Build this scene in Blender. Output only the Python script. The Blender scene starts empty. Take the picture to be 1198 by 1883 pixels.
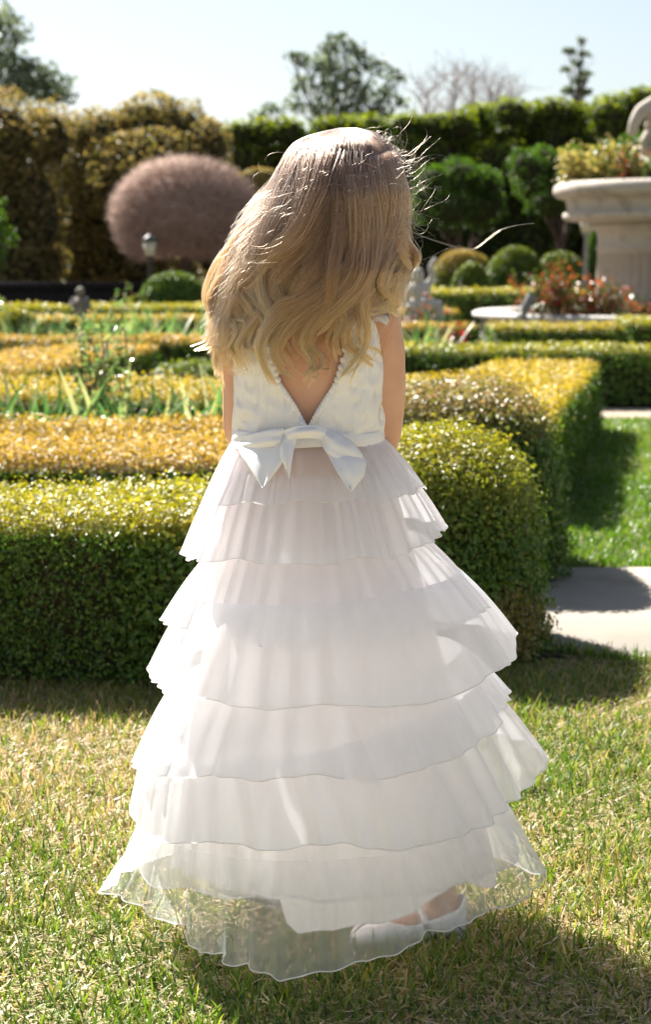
import bpy, bmesh, math, random
import numpy as np
from mathutils import Vector, Matrix

random.seed(7)
RG = np.random.default_rng(11)
sc = bpy.context.scene
C = sc.collection
R = math.radians

# ------------------------------------------------------------------ camera, world, sun, exposure
F, CX, CY, HOR, CAMH = 3400.0, 599.0, 941.5, 470.0, 1.0
PITCH = math.atan((CY - HOR) / F)
cam_d = bpy.data.cameras.new('camera')
cam = bpy.data.objects.new('camera', cam_d)
C.objects.link(cam)
cam.location = (0, 0, CAMH)
cam.rotation_euler = (math.pi / 2 - PITCH, 0, 0)
cam_d.sensor_fit = 'VERTICAL'
cam_d.sensor_height = 36.0
cam_d.lens = F / 1883.0 * 36.0
cam_d.clip_start = 0.05
cam_d.clip_end = 2000
cam_d.dof.use_dof = True
cam_d.dof.focus_distance = 2.6
cam_d.dof.aperture_fstop = 7.5
sc.camera = cam

SUN_EL, SUN_X, SUN_Y = R(43), -0.52, 0.854        # towards the sun: behind the girl, to the left
world = bpy.data.worlds.new('World')
sc.world = world
world.use_nodes = True
wn = world.node_tree
wn.nodes.clear()
sky = wn.nodes.new('ShaderNodeTexSky')
sky.sky_type = 'NISHITA'
sky.sun_disc = False
sky.sun_elevation = SUN_EL
sky.sun_rotation = math.atan2(SUN_X, SUN_Y)
sky.air_density = 1.0
sky.dust_density = 0.8
sky.ozone_density = 1.6
bg = wn.nodes.new('ShaderNodeBackground')
bg.inputs['Strength'].default_value = 0.078
wo = wn.nodes.new('ShaderNodeOutputWorld')
hz = wn.nodes.new('ShaderNodeHueSaturation')          # sky colour made paler and dimmer all over
hz.inputs['Saturation'].default_value = 0.66
hz.inputs['Value'].default_value = 0.40
wn.links.new(sky.outputs[0], hz.inputs['Color'])
wn.links.new(hz.outputs[0], bg.inputs[0])
wn.links.new(bg.outputs[0], wo.inputs[0])
sd = bpy.data.lights.new('sun', 'SUN')
sd.energy = 4.0
sd.angle = R(0.5)
sd.color = (1.0, 0.955, 0.88)
sun = bpy.data.objects.new('sun', sd)
C.objects.link(sun)
ce = math.cos(SUN_EL)
sun.rotation_euler = Vector((SUN_X * ce, SUN_Y * ce, math.sin(SUN_EL))).to_track_quat('Z', 'Y').to_euler()
sc.view_settings.view_transform = 'Standard'
sc.view_settings.look = 'None'
sc.view_settings.exposure = 2.05
sc.view_settings.gamma = 1
sc.view_settings.use_curve_mapping = False
sc.render.engine = 'CYCLES'
sc.cycles.max_bounces = 10
sc.cycles.transparent_max_bounces = 40
sc.cycles.diffuse_bounces = 4
sc.cycles.transmission_bounces = 6
sc.cycles.use_denoising = True

# ------------------------------------------------------------------ pixels of the photograph to places
cp, sp = math.cos(PITCH), math.sin(PITCH)

def ray(x, y):
    x = np.asarray(x, float); y = np.asarray(y, float)
    a = (x - CX) / F; b = (CY - y) / F
    return np.stack(np.broadcast_arrays(a, cp + b * sp, -sp + b * cp), -1)

def P(x, y, Y):
    r = ray(x, y)
    t = np.asarray(Y, float) / r[..., 1]
    return r * t[..., None] + np.array([0, 0, CAMH])

def G(x, y, z=0.0):
    r = ray(x, y)
    t = (z - CAMH) / r[..., 2]
    return r * t[..., None] + np.array([0, 0, CAMH])

def Z(y, Y):
    return float(P(599, y, Y)[2])

def X(x, Y, y=600):
    return float(P(x, y, Y)[0])

# ------------------------------------------------------------------ object helpers
def tag(o, label=None, cat=None, group=None, kind=None):
    if label: o['label'] = label
    if cat: o['category'] = cat
    if group: o['group'] = group
    if kind: o['kind'] = kind
    return o

def empty(name, loc, label=None, cat=None, group=None, kind=None):
    o = bpy.data.objects.new(name, None)
    o.empty_display_size = 0.1
    o.location = loc
    C.objects.link(o)
    return tag(o, label, cat, group, kind)

def adopt(o, parent):
    """parent without moving: vertices are in world coordinates"""
    if parent is not None:
        o.parent = parent
        off = Vector(parent.location) if parent.type == 'EMPTY' else Vector((0, 0, 0)); p = None
        while p is not None:
            off += p.location if p.type == 'EMPTY' else Vector((0, 0, 0)); p = p.parent
        o.matrix_parent_inverse = Matrix.Translation(-off)
    return o

def np_mesh(name, V, tris=None, quads=None, mat=None, parent=None, smooth=False, attrs=None, kind=None):
    me = bpy.data.meshes.new(name)
    V = np.asarray(V, np.float32).reshape(-1, 3)
    loops, starts, tot = [], [], []
    pos = 0
    for arr, k in ((quads, 4), (tris, 3)):
        if arr is not None and len(arr):
            arr = np.asarray(arr, np.int32).reshape(-1, k)
            loops.append(arr.ravel())
            starts.append(pos + np.arange(len(arr), dtype=np.int32) * k)
            tot.append(np.full(len(arr), k, np.int32))
            pos += arr.size
    loops = np.concatenate(loops); starts = np.concatenate(starts)
    me.vertices.add(len(V)); me.vertices.foreach_set('co', V.ravel())
    me.loops.add(len(loops)); me.loops.foreach_set('vertex_index', loops)
    me.polygons.add(len(starts)); me.polygons.foreach_set('loop_start', starts)
    me.update(calc_edges=True)
    if smooth:
        me.polygons.foreach_set('use_smooth', np.ones(len(starts), bool))
    if attrs:
        for k, v in attrs.items():
            a = me.attributes.new(k, 'FLOAT', 'POINT')
            a.data.foreach_set('value', np.asarray(v, np.float32))
    if mat is not None:
        me.materials.append(mat)
    me.validate()
    o = bpy.data.objects.new(name, me)
    C.objects.link(o)
    adopt(o, parent)
    if kind: o['kind'] = kind
    return o

class MB:
    """collects shapes that end up in ONE mesh"""
    def __init__(self):
        self.v, self.q, self.t, self.n = [], [], [], 0
    def add(self, V, quads=None, tris=None):
        V = np.asarray(V, float).reshape(-1, 3)
        if quads is not None and len(quads): self.q.append(np.asarray(quads) + self.n)
        if tris is not None and len(tris): self.t.append(np.asarray(tris) + self.n)
        self.v.append(V); self.n += len(V)
    def grid(self, A, closeu=False, closev=False):
        nu, nv = A.shape[:2]
        i = np.arange(nu if closeu else nu - 1); j = np.arange(nv if closev else nv - 1)
        I, J = np.meshgrid(i, j, indexing='ij')
        I2, J2 = (I + 1) % nu, (J + 1) % nv
        q = np.stack([I * nv + J, I2 * nv + J, I2 * nv + J2, I * nv + J2], -1).reshape(-1, 4)
        self.add(A.reshape(-1, 3), quads=q)
    def tube(self, pts, rad, n=8, flat=None):
        pts = np.asarray(pts, float); m = len(pts)
        rad = np.broadcast_to(np.asarray(rad, float), (m,))
        T = np.gradient(pts, axis=0); T /= np.linalg.norm(T, axis=1)[:, None] + 1e-12
        up = np.array([0.0, 0, 1]) if abs(T[0][2]) < 0.9 else np.array([1.0, 0, 0])
        A = np.zeros((m, n, 3)); u = np.cross(T[0], up); u /= np.linalg.norm(u)
        for i in range(m):
            u = u - T[i] * np.dot(u, T[i]); u /= np.linalg.norm(u) + 1e-12
            w = np.cross(T[i], u)
            a = np.arange(n) / n * 2 * np.pi
            A[i] = pts[i] + rad[i] * (np.cos(a)[:, None] * u + np.sin(a)[:, None] * w)
        b = self.n
        self.grid(A, closev=True)
        self.add([pts[0], pts[-1]])
        k = self.n - 2 - b
        a0 = np.arange(n)
        self.t.append(np.stack([np.full(n, k), (a0 + 1) % n, a0], -1) + b)
        self.t.append(np.stack([np.full(n, k + 1), (m - 1) * n + a0, (m - 1) * n + (a0 + 1) % n], -1) + b)
    def ball(self, c, r, nu=16, nv=10, rot=None):
        r = np.broadcast_to(np.asarray(r, float), (3,))
        th = np.linspace(0.02, np.pi - 0.02, nv); ph = np.arange(nu) / nu * 2 * np.pi
        TH, PH = np.meshgrid(th, ph, indexing='ij')
        A = np.stack([np.sin(TH) * np.cos(PH), np.sin(TH) * np.sin(PH), np.cos(TH)], -1) * r
        if rot is not None: A = A @ np.array(rot).T
        A = A + np.asarray(c, float)
        b = self.n
        self.grid(A, closev=True)
        a0 = np.arange(nu)
        self.add([A[0].mean(0), A[-1].mean(0)])
        k = self.n - 2 - b
        self.t.append(np.stack([np.full(nu, k), a0, (a0 + 1) % nu], -1) + b)
        self.t.append(np.stack([np.full(nu, k + 1), (nv - 1) * nu + (a0 + 1) % nu, (nv - 1) * nu + a0], -1) + b)
    def lathe(self, prof, c=(0, 0, 0), n=48, fn=None):
        prof = np.asarray(prof, float)
        a = np.arange(n) / n * 2 * np.pi
        r = prof[:, 0][:, None] * np.ones(n)
        if fn is not None: r = fn(r, prof[:, 1][:, None] * np.ones(n), a[None, :])
        A = np.stack([r * np.cos(a), r * np.sin(a), prof[:, 1][:, None] * np.ones(n)], -1) + np.asarray(c, float)
        self.grid(A, closev=True)
    def box(self, c, s, rz=0.0):
        c = np.asarray(c, float); s = np.asarray(s, float) / 2
        V = np.array([[x, y, z] for x in (-1, 1) for y in (-1, 1) for z in (-1, 1)], float) * s
        cr, sr = math.cos(rz), math.sin(rz)
        V = np.stack([V[:, 0] * cr - V[:, 1] * sr, V[:, 0] * sr + V[:, 1] * cr, V[:, 2]], -1) + c
        self.add(V, quads=[[0, 1, 3, 2], [4, 6, 7, 5], [0, 4, 5, 1], [2, 3, 7, 6], [0, 2, 6, 4], [1, 5, 7, 3]])
    def build(self, name, mat, parent=None, smooth=True, kind=None, attrs=None):
        return np_mesh(name, np.concatenate(self.v), np.concatenate(self.t) if self.t else None,
                       np.concatenate(self.q) if self.q else None, mat, parent, smooth, attrs, kind)

def fix_normals(o):
    bm = bmesh.new(); bm.from_mesh(o.data)
    bmesh.ops.recalc_face_normals(bm, faces=bm.faces)
    bm.to_mesh(o.data); bm.free()

def vnoise(Pn, scale, seed=0):
    """cheap smooth 3D noise from a few random waves"""
    g = np.random.default_rng(seed)
    out = np.zeros(len(Pn))
    for k in range(7):
        d = g.normal(size=3); d /= np.linalg.norm(d)
        f = (0.6 + 1.4 * g.random()) / scale * 2 * np.pi / 2
        out += np.sin(Pn @ d * f + g.random() * 6.28)
    return out / 3.0

# ------------------------------------------------------------------ materials
def mat_new(name):
    m = bpy.data.materials.new(name); m.use_nodes = True
    nt = m.node_tree; nt.nodes.clear()
    out = nt.nodes.new('ShaderNodeOutputMaterial')
    return m, nt, out

def ramp(nt, stops, interp='LINEAR'):
    r = nt.nodes.new('ShaderNodeValToRGB')
    r.color_ramp.interpolation = interp
    els = r.color_ramp.elements
    while len(els) < len(stops): els.new(0.5)
    for e, (p, c) in zip(els, stops):
        e.position = p; e.color = (*c, 1)
    return r

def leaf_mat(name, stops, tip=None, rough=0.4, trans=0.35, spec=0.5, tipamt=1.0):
    """leaf colour by a random number per leaf; 'top' is the share of tip colour: young growth on hedges, painted top light on tree crowns"""
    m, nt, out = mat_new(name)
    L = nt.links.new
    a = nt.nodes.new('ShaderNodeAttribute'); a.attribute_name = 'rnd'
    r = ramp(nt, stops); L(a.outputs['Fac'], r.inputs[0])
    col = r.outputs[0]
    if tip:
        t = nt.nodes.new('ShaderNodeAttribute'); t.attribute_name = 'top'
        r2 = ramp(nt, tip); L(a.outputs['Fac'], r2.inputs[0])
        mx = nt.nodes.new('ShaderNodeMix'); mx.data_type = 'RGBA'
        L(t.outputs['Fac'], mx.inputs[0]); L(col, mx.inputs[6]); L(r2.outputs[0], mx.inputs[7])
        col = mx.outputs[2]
    pb = nt.nodes.new('ShaderNodeBsdfPrincipled')
    L(col, pb.inputs['Base Color'])
    pb.inputs['Roughness'].default_value = rough
    pb.inputs['Specular IOR Level'].default_value = spec
    tr = nt.nodes.new('ShaderNodeBsdfTranslucent')
    hs = nt.nodes.new('ShaderNodeHueSaturation')
    hs.inputs['Saturation'].default_value = 1.1; hs.inputs['Value'].default_value = 1.5
    L(col, hs.inputs['Color']); L(hs.outputs[0], tr.inputs[0])
    ms = nt.nodes.new('ShaderNodeMixShader'); ms.inputs[0].default_value = trans
    L(pb.outputs[0], ms.inputs[1]); L(tr.outputs[0], ms.inputs[2]); L(ms.outputs[0], out.inputs[0])
    return m

def surf_mat(name, c1, c2, scale=8, rough=0.8, bump=0.3, bscale=60, c3=None, spec=0.3, bdist=0.004):
    m, nt, out = mat_new(name)
    L = nt.links.new
    tc = nt.nodes.new('ShaderNodeTexCoord')
    n1 = nt.nodes.new('ShaderNodeTexNoise'); n1.inputs['Scale'].default_value = scale; n1.inputs['Detail'].default_value = 8
    n1.inputs['Roughness'].default_value = 0.65
    L(tc.outputs['Object'], n1.inputs['Vector'])
    st = [(0.3, c1), (0.7, c2)] if c3 is None else [(0.28, c1), (0.5, c2), (0.72, c3)]
    r = ramp(nt, st); L(n1.outputs[0], r.inputs[0])
    pb = nt.nodes.new('ShaderNodeBsdfPrincipled')
    L(r.outputs[0], pb.inputs['Base Color'])
    pb.inputs['Roughness'].default_value = rough
    pb.inputs['Specular IOR Level'].default_value = spec
    n2 = nt.nodes.new('ShaderNodeTexNoise'); n2.inputs['Scale'].default_value = bscale; n2.inputs['Detail'].default_value = 6
    L(tc.outputs['Object'], n2.inputs['Vector'])
    b = nt.nodes.new('ShaderNodeBump'); b.inputs['Strength'].default_value = bump; b.inputs['Distance'].default_value = bdist
    L(n2.outputs[0], b.inputs['Height']); L(b.outputs[0], pb.inputs['Normal'])
    L(pb.outputs[0], out.inputs[0])
    return m

def sheer_mat(name, opacity, col=(0.965, 0.968, 0.992), fold=0.25, trans=0.75, weave=True):
    """woven see-through fabric: part hole, part thread; threads scatter and let light through"""
    m, nt, out = mat_new(name)
    L = nt.links.new
    df = nt.nodes.new('ShaderNodeBsdfDiffuse'); df.inputs[0].default_value = (*col, 1)
    tl = nt.nodes.new('ShaderNodeBsdfTranslucent'); tl.inputs[0].default_value = (*col, 1)
    mx = nt.nodes.new('ShaderNodeMixShader'); mx.inputs[0].default_value = trans
    L(df.outputs[0], mx.inputs[1]); L(tl.outputs[0], mx.inputs[2])
    gl = nt.nodes.new('ShaderNodeBsdfGlossy'); gl.inputs['Roughness'].default_value = 0.45
    gl.inputs[0].default_value = (1, 1, 1, 1)
    m2 = nt.nodes.new('ShaderNodeMixShader'); m2.inputs[0].default_value = 0.05
    L(mx.outputs[0], m2.inputs[1]); L(gl.outputs[0], m2.inputs[2])
    tp = nt.nodes.new('ShaderNodeBsdfTransparent')
    lw = nt.nodes.new('ShaderNodeLayerWeight'); lw.inputs[0].default_value = 0.35
    mr = nt.nodes.new('ShaderNodeMapRange')
    mr.inputs[1].default_value = 0.0; mr.inputs[2].default_value = 0.9
    mr.inputs[3].default_value = opacity; mr.inputs[4].default_value = min(1.0, opacity + fold + 0.2)
    L(lw.outputs['Facing'], mr.inputs[0])
    fac = mr.outputs[0]
    if weave:
        tc = nt.nodes.new('ShaderNodeTexCoord')
        mp = nt.nodes.new('ShaderNodeMapping'); mp.inputs['Scale'].default_value = (22, 22, 1.2)
        nz = nt.nodes.new('ShaderNodeTexNoise'); nz.inputs['Scale'].default_value = 1.0; nz.inputs['Detail'].default_value = 4
        L(tc.outputs['Object'], mp.inputs[0]); L(mp.outputs[0], nz.inputs['Vector'])
        r2 = nt.nodes.new('ShaderNodeMapRange')
        r2.inputs[1].default_value = 0.35; r2.inputs[2].default_value = 0.68
        r2.inputs[3].default_value = -0.03; r2.inputs[4].default_value = 0.05
        L(nz.outputs[0], r2.inputs[0])
        ad = nt.nodes.new('ShaderNodeMath'); ad.operation = 'ADD'; ad.use_clamp = True
        L(fac, ad.inputs[0]); L(r2.outputs[0], ad.inputs[1]); fac = ad.outputs[0]
    m3 = nt.nodes.new('ShaderNodeMixShader')
    L(fac, m3.inputs[0]); L(tp.outputs[0], m3.inputs[1]); L(m2.outputs[0], m3.inputs[2])
    L(m3.outputs[0], out.inputs[0])
    return m

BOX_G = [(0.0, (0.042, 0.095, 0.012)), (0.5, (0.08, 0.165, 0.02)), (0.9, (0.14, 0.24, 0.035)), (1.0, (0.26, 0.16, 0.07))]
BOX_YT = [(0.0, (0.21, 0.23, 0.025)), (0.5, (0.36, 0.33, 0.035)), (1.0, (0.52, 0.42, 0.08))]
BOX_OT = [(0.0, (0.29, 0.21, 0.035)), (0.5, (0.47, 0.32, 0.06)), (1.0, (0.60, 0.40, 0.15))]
M = {}
M['box_yellow'] = leaf_mat('boxwood_leaf_yellow', BOX_G, BOX_YT, rough=0.45, trans=0.3)
M['box_orange'] = leaf_mat('boxwood_leaf_orange', BOX_G, BOX_OT, rough=0.55, trans=0.3)
M['box_amber'] = leaf_mat('boxwood_leaf_amber', BOX_G, [(0, (0.26, 0.22, 0.03)), (0.5, (0.48, 0.36, 0.05)), (1, (0.62, 0.46, 0.12))], rough=0.55, trans=0.3)
M['box_pink'] = leaf_mat('boxwood_leaf_bronze', BOX_G, [(0, (0.13, 0.14, 0.02)), (0.5, (0.3, 0.24, 0.06)), (1, (0.42, 0.26, 0.16))], rough=0.42, trans=0.3)
M['box_green'] = leaf_mat('boxwood_leaf_green', BOX_G, [(0, (0.07, 0.12, 0.012)), (1, (0.22, 0.25, 0.03))], rough=0.45, trans=0.3)
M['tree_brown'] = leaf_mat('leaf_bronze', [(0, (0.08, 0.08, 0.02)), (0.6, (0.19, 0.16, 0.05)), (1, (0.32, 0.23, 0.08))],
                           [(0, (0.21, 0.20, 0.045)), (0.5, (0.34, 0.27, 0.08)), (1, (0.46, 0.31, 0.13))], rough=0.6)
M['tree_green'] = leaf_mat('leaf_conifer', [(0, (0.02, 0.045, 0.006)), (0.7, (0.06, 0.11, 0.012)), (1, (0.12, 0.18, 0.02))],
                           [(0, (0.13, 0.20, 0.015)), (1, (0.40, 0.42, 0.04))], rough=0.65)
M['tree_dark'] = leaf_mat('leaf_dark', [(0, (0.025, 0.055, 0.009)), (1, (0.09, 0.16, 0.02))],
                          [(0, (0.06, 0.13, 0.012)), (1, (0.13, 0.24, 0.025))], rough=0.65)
M['tree_far_haze'] = leaf_mat('leaf_far_haze', [(0, (0.07, 0.10, 0.06)), (1, (0.17, 0.21, 0.11))], [(0, (0.13, 0.17, 0.08)), (1, (0.22, 0.25, 0.12))], rough=0.55)  # distance haze mixed into these leaf colours
M['twig_pink'] = surf_mat('pink_twig', (0.40, 0.27, 0.215), (0.54, 0.38, 0.31), 3, 0.8, 0.1)
M['twig_grey'] = surf_mat('grey_twig', (0.42, 0.39, 0.38), (0.52, 0.49, 0.48), 3, 0.8, 0.1)
M['bark'] = surf_mat('bark', (0.05, 0.035, 0.025), (0.13, 0.095, 0.07), 12, 0.9, 0.6, 40)
M['twig'] = surf_mat('twig', (0.09, 0.06, 0.035), (0.2, 0.14, 0.085), 30, 0.85, 0.4, 90)
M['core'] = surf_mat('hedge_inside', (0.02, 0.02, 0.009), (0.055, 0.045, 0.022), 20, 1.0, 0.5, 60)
M['iris'] = leaf_mat('iris_leaf', [(0, (0.06, 0.14, 0.04)), (0.5, (0.13, 0.24, 0.07)), (0.8, (0.28, 0.33, 0.12)), (1, (0.50, 0.45, 0.24))], rough=0.28, trans=0.35)
M['rose_leaf'] = leaf_mat('rose_leaf', [(0, (0.05, 0.09, 0.02)), (0.45, (0.11, 0.13, 0.03)), (0.6, (0.26, 0.09, 0.04)), (1, (0.4, 0.13, 0.06))], rough=0.3, trans=0.3)
M['rose_green'] = leaf_mat('rose_stem_leaf', [(0, (0.09, 0.17, 0.05)), (0.7, (0.24, 0.30, 0.10)), (1, (0.45, 0.26, 0.12))], rough=0.25, trans=0.35)
M['yellow_leaf'] = leaf_mat('yellow_leaf', [(0, (0.10, 0.13, 0.03)), (0.4, (0.28, 0.24, 0.06)), (1, (0.52, 0.42, 0.14))], rough=0.35, trans=0.35)
M['red_leaf'] = leaf_mat('red_leaf', [(0, (0.12, 0.015, 0.015)), (1, (0.36, 0.05, 0.05))], rough=0.35)
M['petal_pink'] = leaf_mat('petal_pink', [(0, (0.55, 0.25, 0.24)), (1, (0.75, 0.45, 0.42))], rough=0.5)
M['petal_red'] = leaf_mat('petal_red', [(0, (0.5, 0.02, 0.02)), (1, (0.7, 0.06, 0.04))], rough=0.5)
M['grass'] = leaf_mat('grass_blade', [(0, (0.06, 0.12, 0.018)), (0.36, (0.15, 0.23, 0.03)), (0.55, (0.27, 0.29, 0.05)),
                                      (0.68, (0.42, 0.32, 0.12)), (0.8, (0.50, 0.36, 0.21)), (1.0, (0.62, 0.49, 0.36))], rough=0.5, trans=0.35)
M['grass_green'] = leaf_mat('grass_blade_green', [(0, (0.05, 0.12, 0.012)), (0.6, (0.14, 0.24, 0.025)), (0.85, (0.28, 0.30, 0.06)), (1, (0.48, 0.38, 0.18))], rough=0.38, trans=0.35)
M['lawn'] = surf_mat('lawn_soil', (0.20, 0.16, 0.08), (0.36, 0.29, 0.17), 28, 0.95, 0.8, 140, c3=(0.24, 0.25, 0.08), bdist=0.01)
M['lawn_green'] = surf_mat('lawn_soil_green', (0.06, 0.08, 0.015), (0.14, 0.16, 0.03), 28, 0.95, 0.8, 140, bdist=0.01)
M['soil'] = surf_mat('soil', (0.05, 0.035, 0.022), (0.12, 0.085, 0.055), 20, 0.95, 0.9, 70, bdist=0.02)
M['gravel'] = surf_mat('gravel', (0.28, 0.22, 0.16), (0.45, 0.37, 0.29), 60, 0.9, 0.9, 90, bdist=0.01)
M['concrete'] = surf_mat('concrete', (0.20, 0.17, 0.132), (0.30, 0.27, 0.232), 3.0, 0.95, 0.6, 120, c3=(0.275, 0.242, 0.20), spec=0.15, bdist=0.002)
M['stone'] = surf_mat('travertine', (0.30, 0.25, 0.20), (0.53, 0.47, 0.395), 4, 0.8, 0.7, 40, c3=(0.46, 0.385, 0.32), bdist=0.01)
M['stone_white'] = surf_mat('pale_stone', (0.46, 0.43, 0.38), (0.60, 0.57, 0.52), 6, 0.7, 0.4, 50, bdist=0.006)
M['stone_grey'] = surf_mat('weathered_stone', (0.14, 0.12, 0.10), (0.34, 0.31, 0.27), 14, 0.85, 0.6, 60, bdist=0.008)
M['metal_grey'] = surf_mat('grey_painted_metal', (0.20, 0.20, 0.20), (0.28, 0.28, 0.27), 10, 0.5, 0.1, 60)
M['metal_dark'] = surf_mat('dark_painted_metal', (0.04, 0.045, 0.045), (0.08, 0.085, 0.08), 10, 0.5, 0.1, 60)
M['lampglass'] = surf_mat('frosted_glass', (0.55, 0.50, 0.38), (0.65, 0.6, 0.48), 10, 0.35, 0.0, 60)
M['tree_shade'] = surf_mat('tree_shade_dark', (0.012, 0.010, 0.010), (0.022, 0.018, 0.017), 6, 0.8, 0.3, 40)  # near black, stands in for the shade under the trees
M['organza'] = sheer_mat('organza', 0.80, fold=0.1)
M['organza_mid'] = sheer_mat('organza_light', 0.45, fold=0.2)
M['organza_hem'] = sheer_mat('organza_thin', 0.29, fold=0.15)
M['lining'] = sheer_mat('lining', 1.0, (0.95, 0.945, 0.97), trans=0.65, weave=False)
M['hem'] = sheer_mat('rolled_hem', 0.85, (0.97, 0.96, 0.97), trans=0.75, weave=False)

def skin_mat():
    m, nt, out = mat_new('skin')
    L = nt.links.new
    tc = nt.nodes.new('ShaderNodeTexCoord')
    n = nt.nodes.new('ShaderNodeTexNoise'); n.inputs['Scale'].default_value = 18; n.inputs['Detail'].default_value = 5
    L(tc.outputs['Object'], n.inputs['Vector'])
    r = ramp(nt, [(0.35, (0.60, 0.33, 0.22)), (0.65, (0.68, 0.40, 0.28))]); L(n.outputs[0], r.inputs[0])
    pb = nt.nodes.new('ShaderNodeBsdfPrincipled'); L(r.outputs[0], pb.inputs['Base Color'])
    pb.inputs['Roughness'].default_value = 0.5
    pb.inputs['Subsurface Weight'].default_value = 0.25
    pb.inputs['Subsurface Radius'].default_value = (1.0, 0.35, 0.2)
    pb.inputs['Subsurface Scale'].default_value = 0.012
    L(pb.outputs[0], out.inputs[0])
    return m
M['skin'] = skin_mat()

def lace_mat():
    m, nt, out = mat_new('bodice_cotton_lace')
    L = nt.links.new
    tc = nt.nodes.new('ShaderNodeTexCoord')
    v = nt.nodes.new('ShaderNodeTexVoronoi'); v.inputs['Scale'].default_value = 55; v.feature = 'SMOOTH_F1'
    n = nt.nodes.new('ShaderNodeTexNoise'); n.inputs['Scale'].default_value = 120
    mp = nt.nodes.new('ShaderNodeMapping'); mp.inputs['Scale'].default_value = (1, 1, 0.25)
    n2 = nt.nodes.new('ShaderNodeTexNoise'); n2.inputs['Scale'].default_value = 45
    L(tc.outputs['Object'], v.inputs['Vector']); L(tc.outputs['Object'], n.inputs['Vector'])
    L(tc.outputs['Object'], mp.inputs[0]); L(mp.outputs[0], n2.inputs['Vector'])
    a = nt.nodes.new('ShaderNodeMath'); a.operation = 'ADD'; L(v.outputs[0], a.inputs[0]); L(n2.outputs[0], a.inputs[1])
    b = nt.nodes.new('ShaderNodeBump'); b.inputs['Strength'].default_value = 1.0; b.inputs['Distance'].default_value = 0.009
    L(a.outputs[0], b.inputs['Height'])
    df = nt.nodes.new('ShaderNodeBsdfPrincipled'); df.inputs['Base Color'].default_value = (0.94, 0.93, 0.945, 1)
    df.inputs['Roughness'].default_value = 0.85
    L(b.outputs[0], df.inputs['Normal'])
    tl = nt.nodes.new('ShaderNodeBsdfTranslucent'); tl.inputs[0].default_value = (0.94, 0.93, 0.95, 1)
    mx = nt.nodes.new('ShaderNodeMixShader'); mx.inputs[0].default_value = 0.1
    L(df.outputs[0], mx.inputs[1]); L(tl.outputs[0], mx.inputs[2]); L(mx.outputs[0], out.inputs[0])
    return m
M['lace'] = lace_mat()

def satin_mat(name, col, rough=0.3, sheen=0.3, trans=0.15):
    m, nt, out = mat_new(name)
    pb = nt.nodes.new('ShaderNodeBsdfPrincipled')
    pb.inputs['Base Color'].default_value = (*col, 1); pb.inputs['Roughness'].default_value = rough
    pb.inputs['Sheen Weight'].default_value = sheen
    tl = nt.nodes.new('ShaderNodeBsdfTranslucent'); tl.inputs[0].default_value = (*col, 1)
    mx = nt.nodes.new('ShaderNodeMixShader'); mx.inputs[0].default_value = trans
    nt.links.new(pb.outputs[0], mx.inputs[1]); nt.links.new(tl.outputs[0], mx.inputs[2]); nt.links.new(mx.outputs[0], out.inputs[0])
    return m
M['satin'] = satin_mat('satin_ribbon', (0.93, 0.93, 0.965), 0.45, 0.2, 0.15)
M['shoe'] = satin_mat('white_patent', (0.82, 0.78, 0.76), 0.25, 0, 0.0)
M['eye'] = satin_mat('eye', (0.3, 0.25, 0.2), 0.1, 0, 0)

def hair_mat():
    m, nt, out = mat_new('hair')
    L = nt.links.new
    hi = nt.nodes.new('ShaderNodeHairInfo')
    r = ramp(nt, [(0.0, (0.14, 0.084, 0.060)), (0.4, (0.15, 0.080, 0.048)), (0.7, (0.29, 0.14, 0.062)), (1.0, (0.54, 0.28, 0.13))])
    L(hi.outputs['Intercept'], r.inputs[0])
    hs = nt.nodes.new('ShaderNodeHueSaturation')
    mr = nt.nodes.new('ShaderNodeMapRange'); mr.inputs[3].default_value = 0.6; mr.inputs[4].default_value = 1.4
    tn = nt.nodes.new('ShaderNodeAttribute'); tn.attribute_name = 'tone'
    ml = nt.nodes.new('ShaderNodeMath'); ml.operation = 'MULTIPLY'
    L(hi.outputs['Random'], mr.inputs[0]); L(mr.outputs[0], ml.inputs[0]); L(tn.outputs['Fac'], ml.inputs[1]); L(ml.outputs[0], hs.inputs['Value']); L(r.outputs[0], hs.inputs['Color'])
    h = nt.nodes.new('ShaderNodeBsdfHairPrincipled')
    h.parametrization = 'COLOR'
    L(hs.outputs[0], h.inputs['Color'])
    h.inputs['Roughness'].default_value = 0.28
    h.inputs['Radial Roughness'].default_value = 0.45
    L(h.outputs[0], out.inputs[0])
    return m
M['hair'] = hair_mat()

# ------------------------------------------------------------------ plants
def rot_frames(nrm):
    n = nrm / (np.linalg.norm(nrm, axis=1)[:, None] + 1e-9)
    r = RG.normal(size=n.shape)
    t = np.cross(n, r); t /= np.linalg.norm(t, axis=1)[:, None] + 1e-9
    return n, t, np.cross(n, t)

def leaves(name, Pc, nrm, size, mat, parent, top=None, aspect=0.62, spread=0.75, fold=0.25, kind='stuff', rnd=None):
    N = len(Pc)
    nn = nrm + RG.normal(size=(N, 3)) * spread
    n, t, b = rot_frames(nn)
    s = (size * RG.uniform(0.65, 1.35, N))[:, None]
    w = s * aspect * 0.5
    V = np.stack([Pc - t * s * 0.5, Pc - b * w + n * w * fold * 2 + t * s * 0.06, Pc + t * s * 0.5, Pc + b * w + n * w * fold * 2 + t * s * 0.06], 1).reshape(-1, 3)
    i = np.arange(N) * 4
    tr = np.concatenate([np.stack([i, i + 1, i + 2], -1), np.stack([i, i + 2, i + 3], -1)])
    rn = RG.random(N) if rnd is None else rnd
    at = {'rnd': np.repeat(rn, 4)}
    if top is not None: at['top'] = np.repeat(np.clip(top, 0, 1), 4)
    return np_mesh(name, V, tris=tr, mat=mat, parent=parent, attrs=at, kind=kind)

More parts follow.
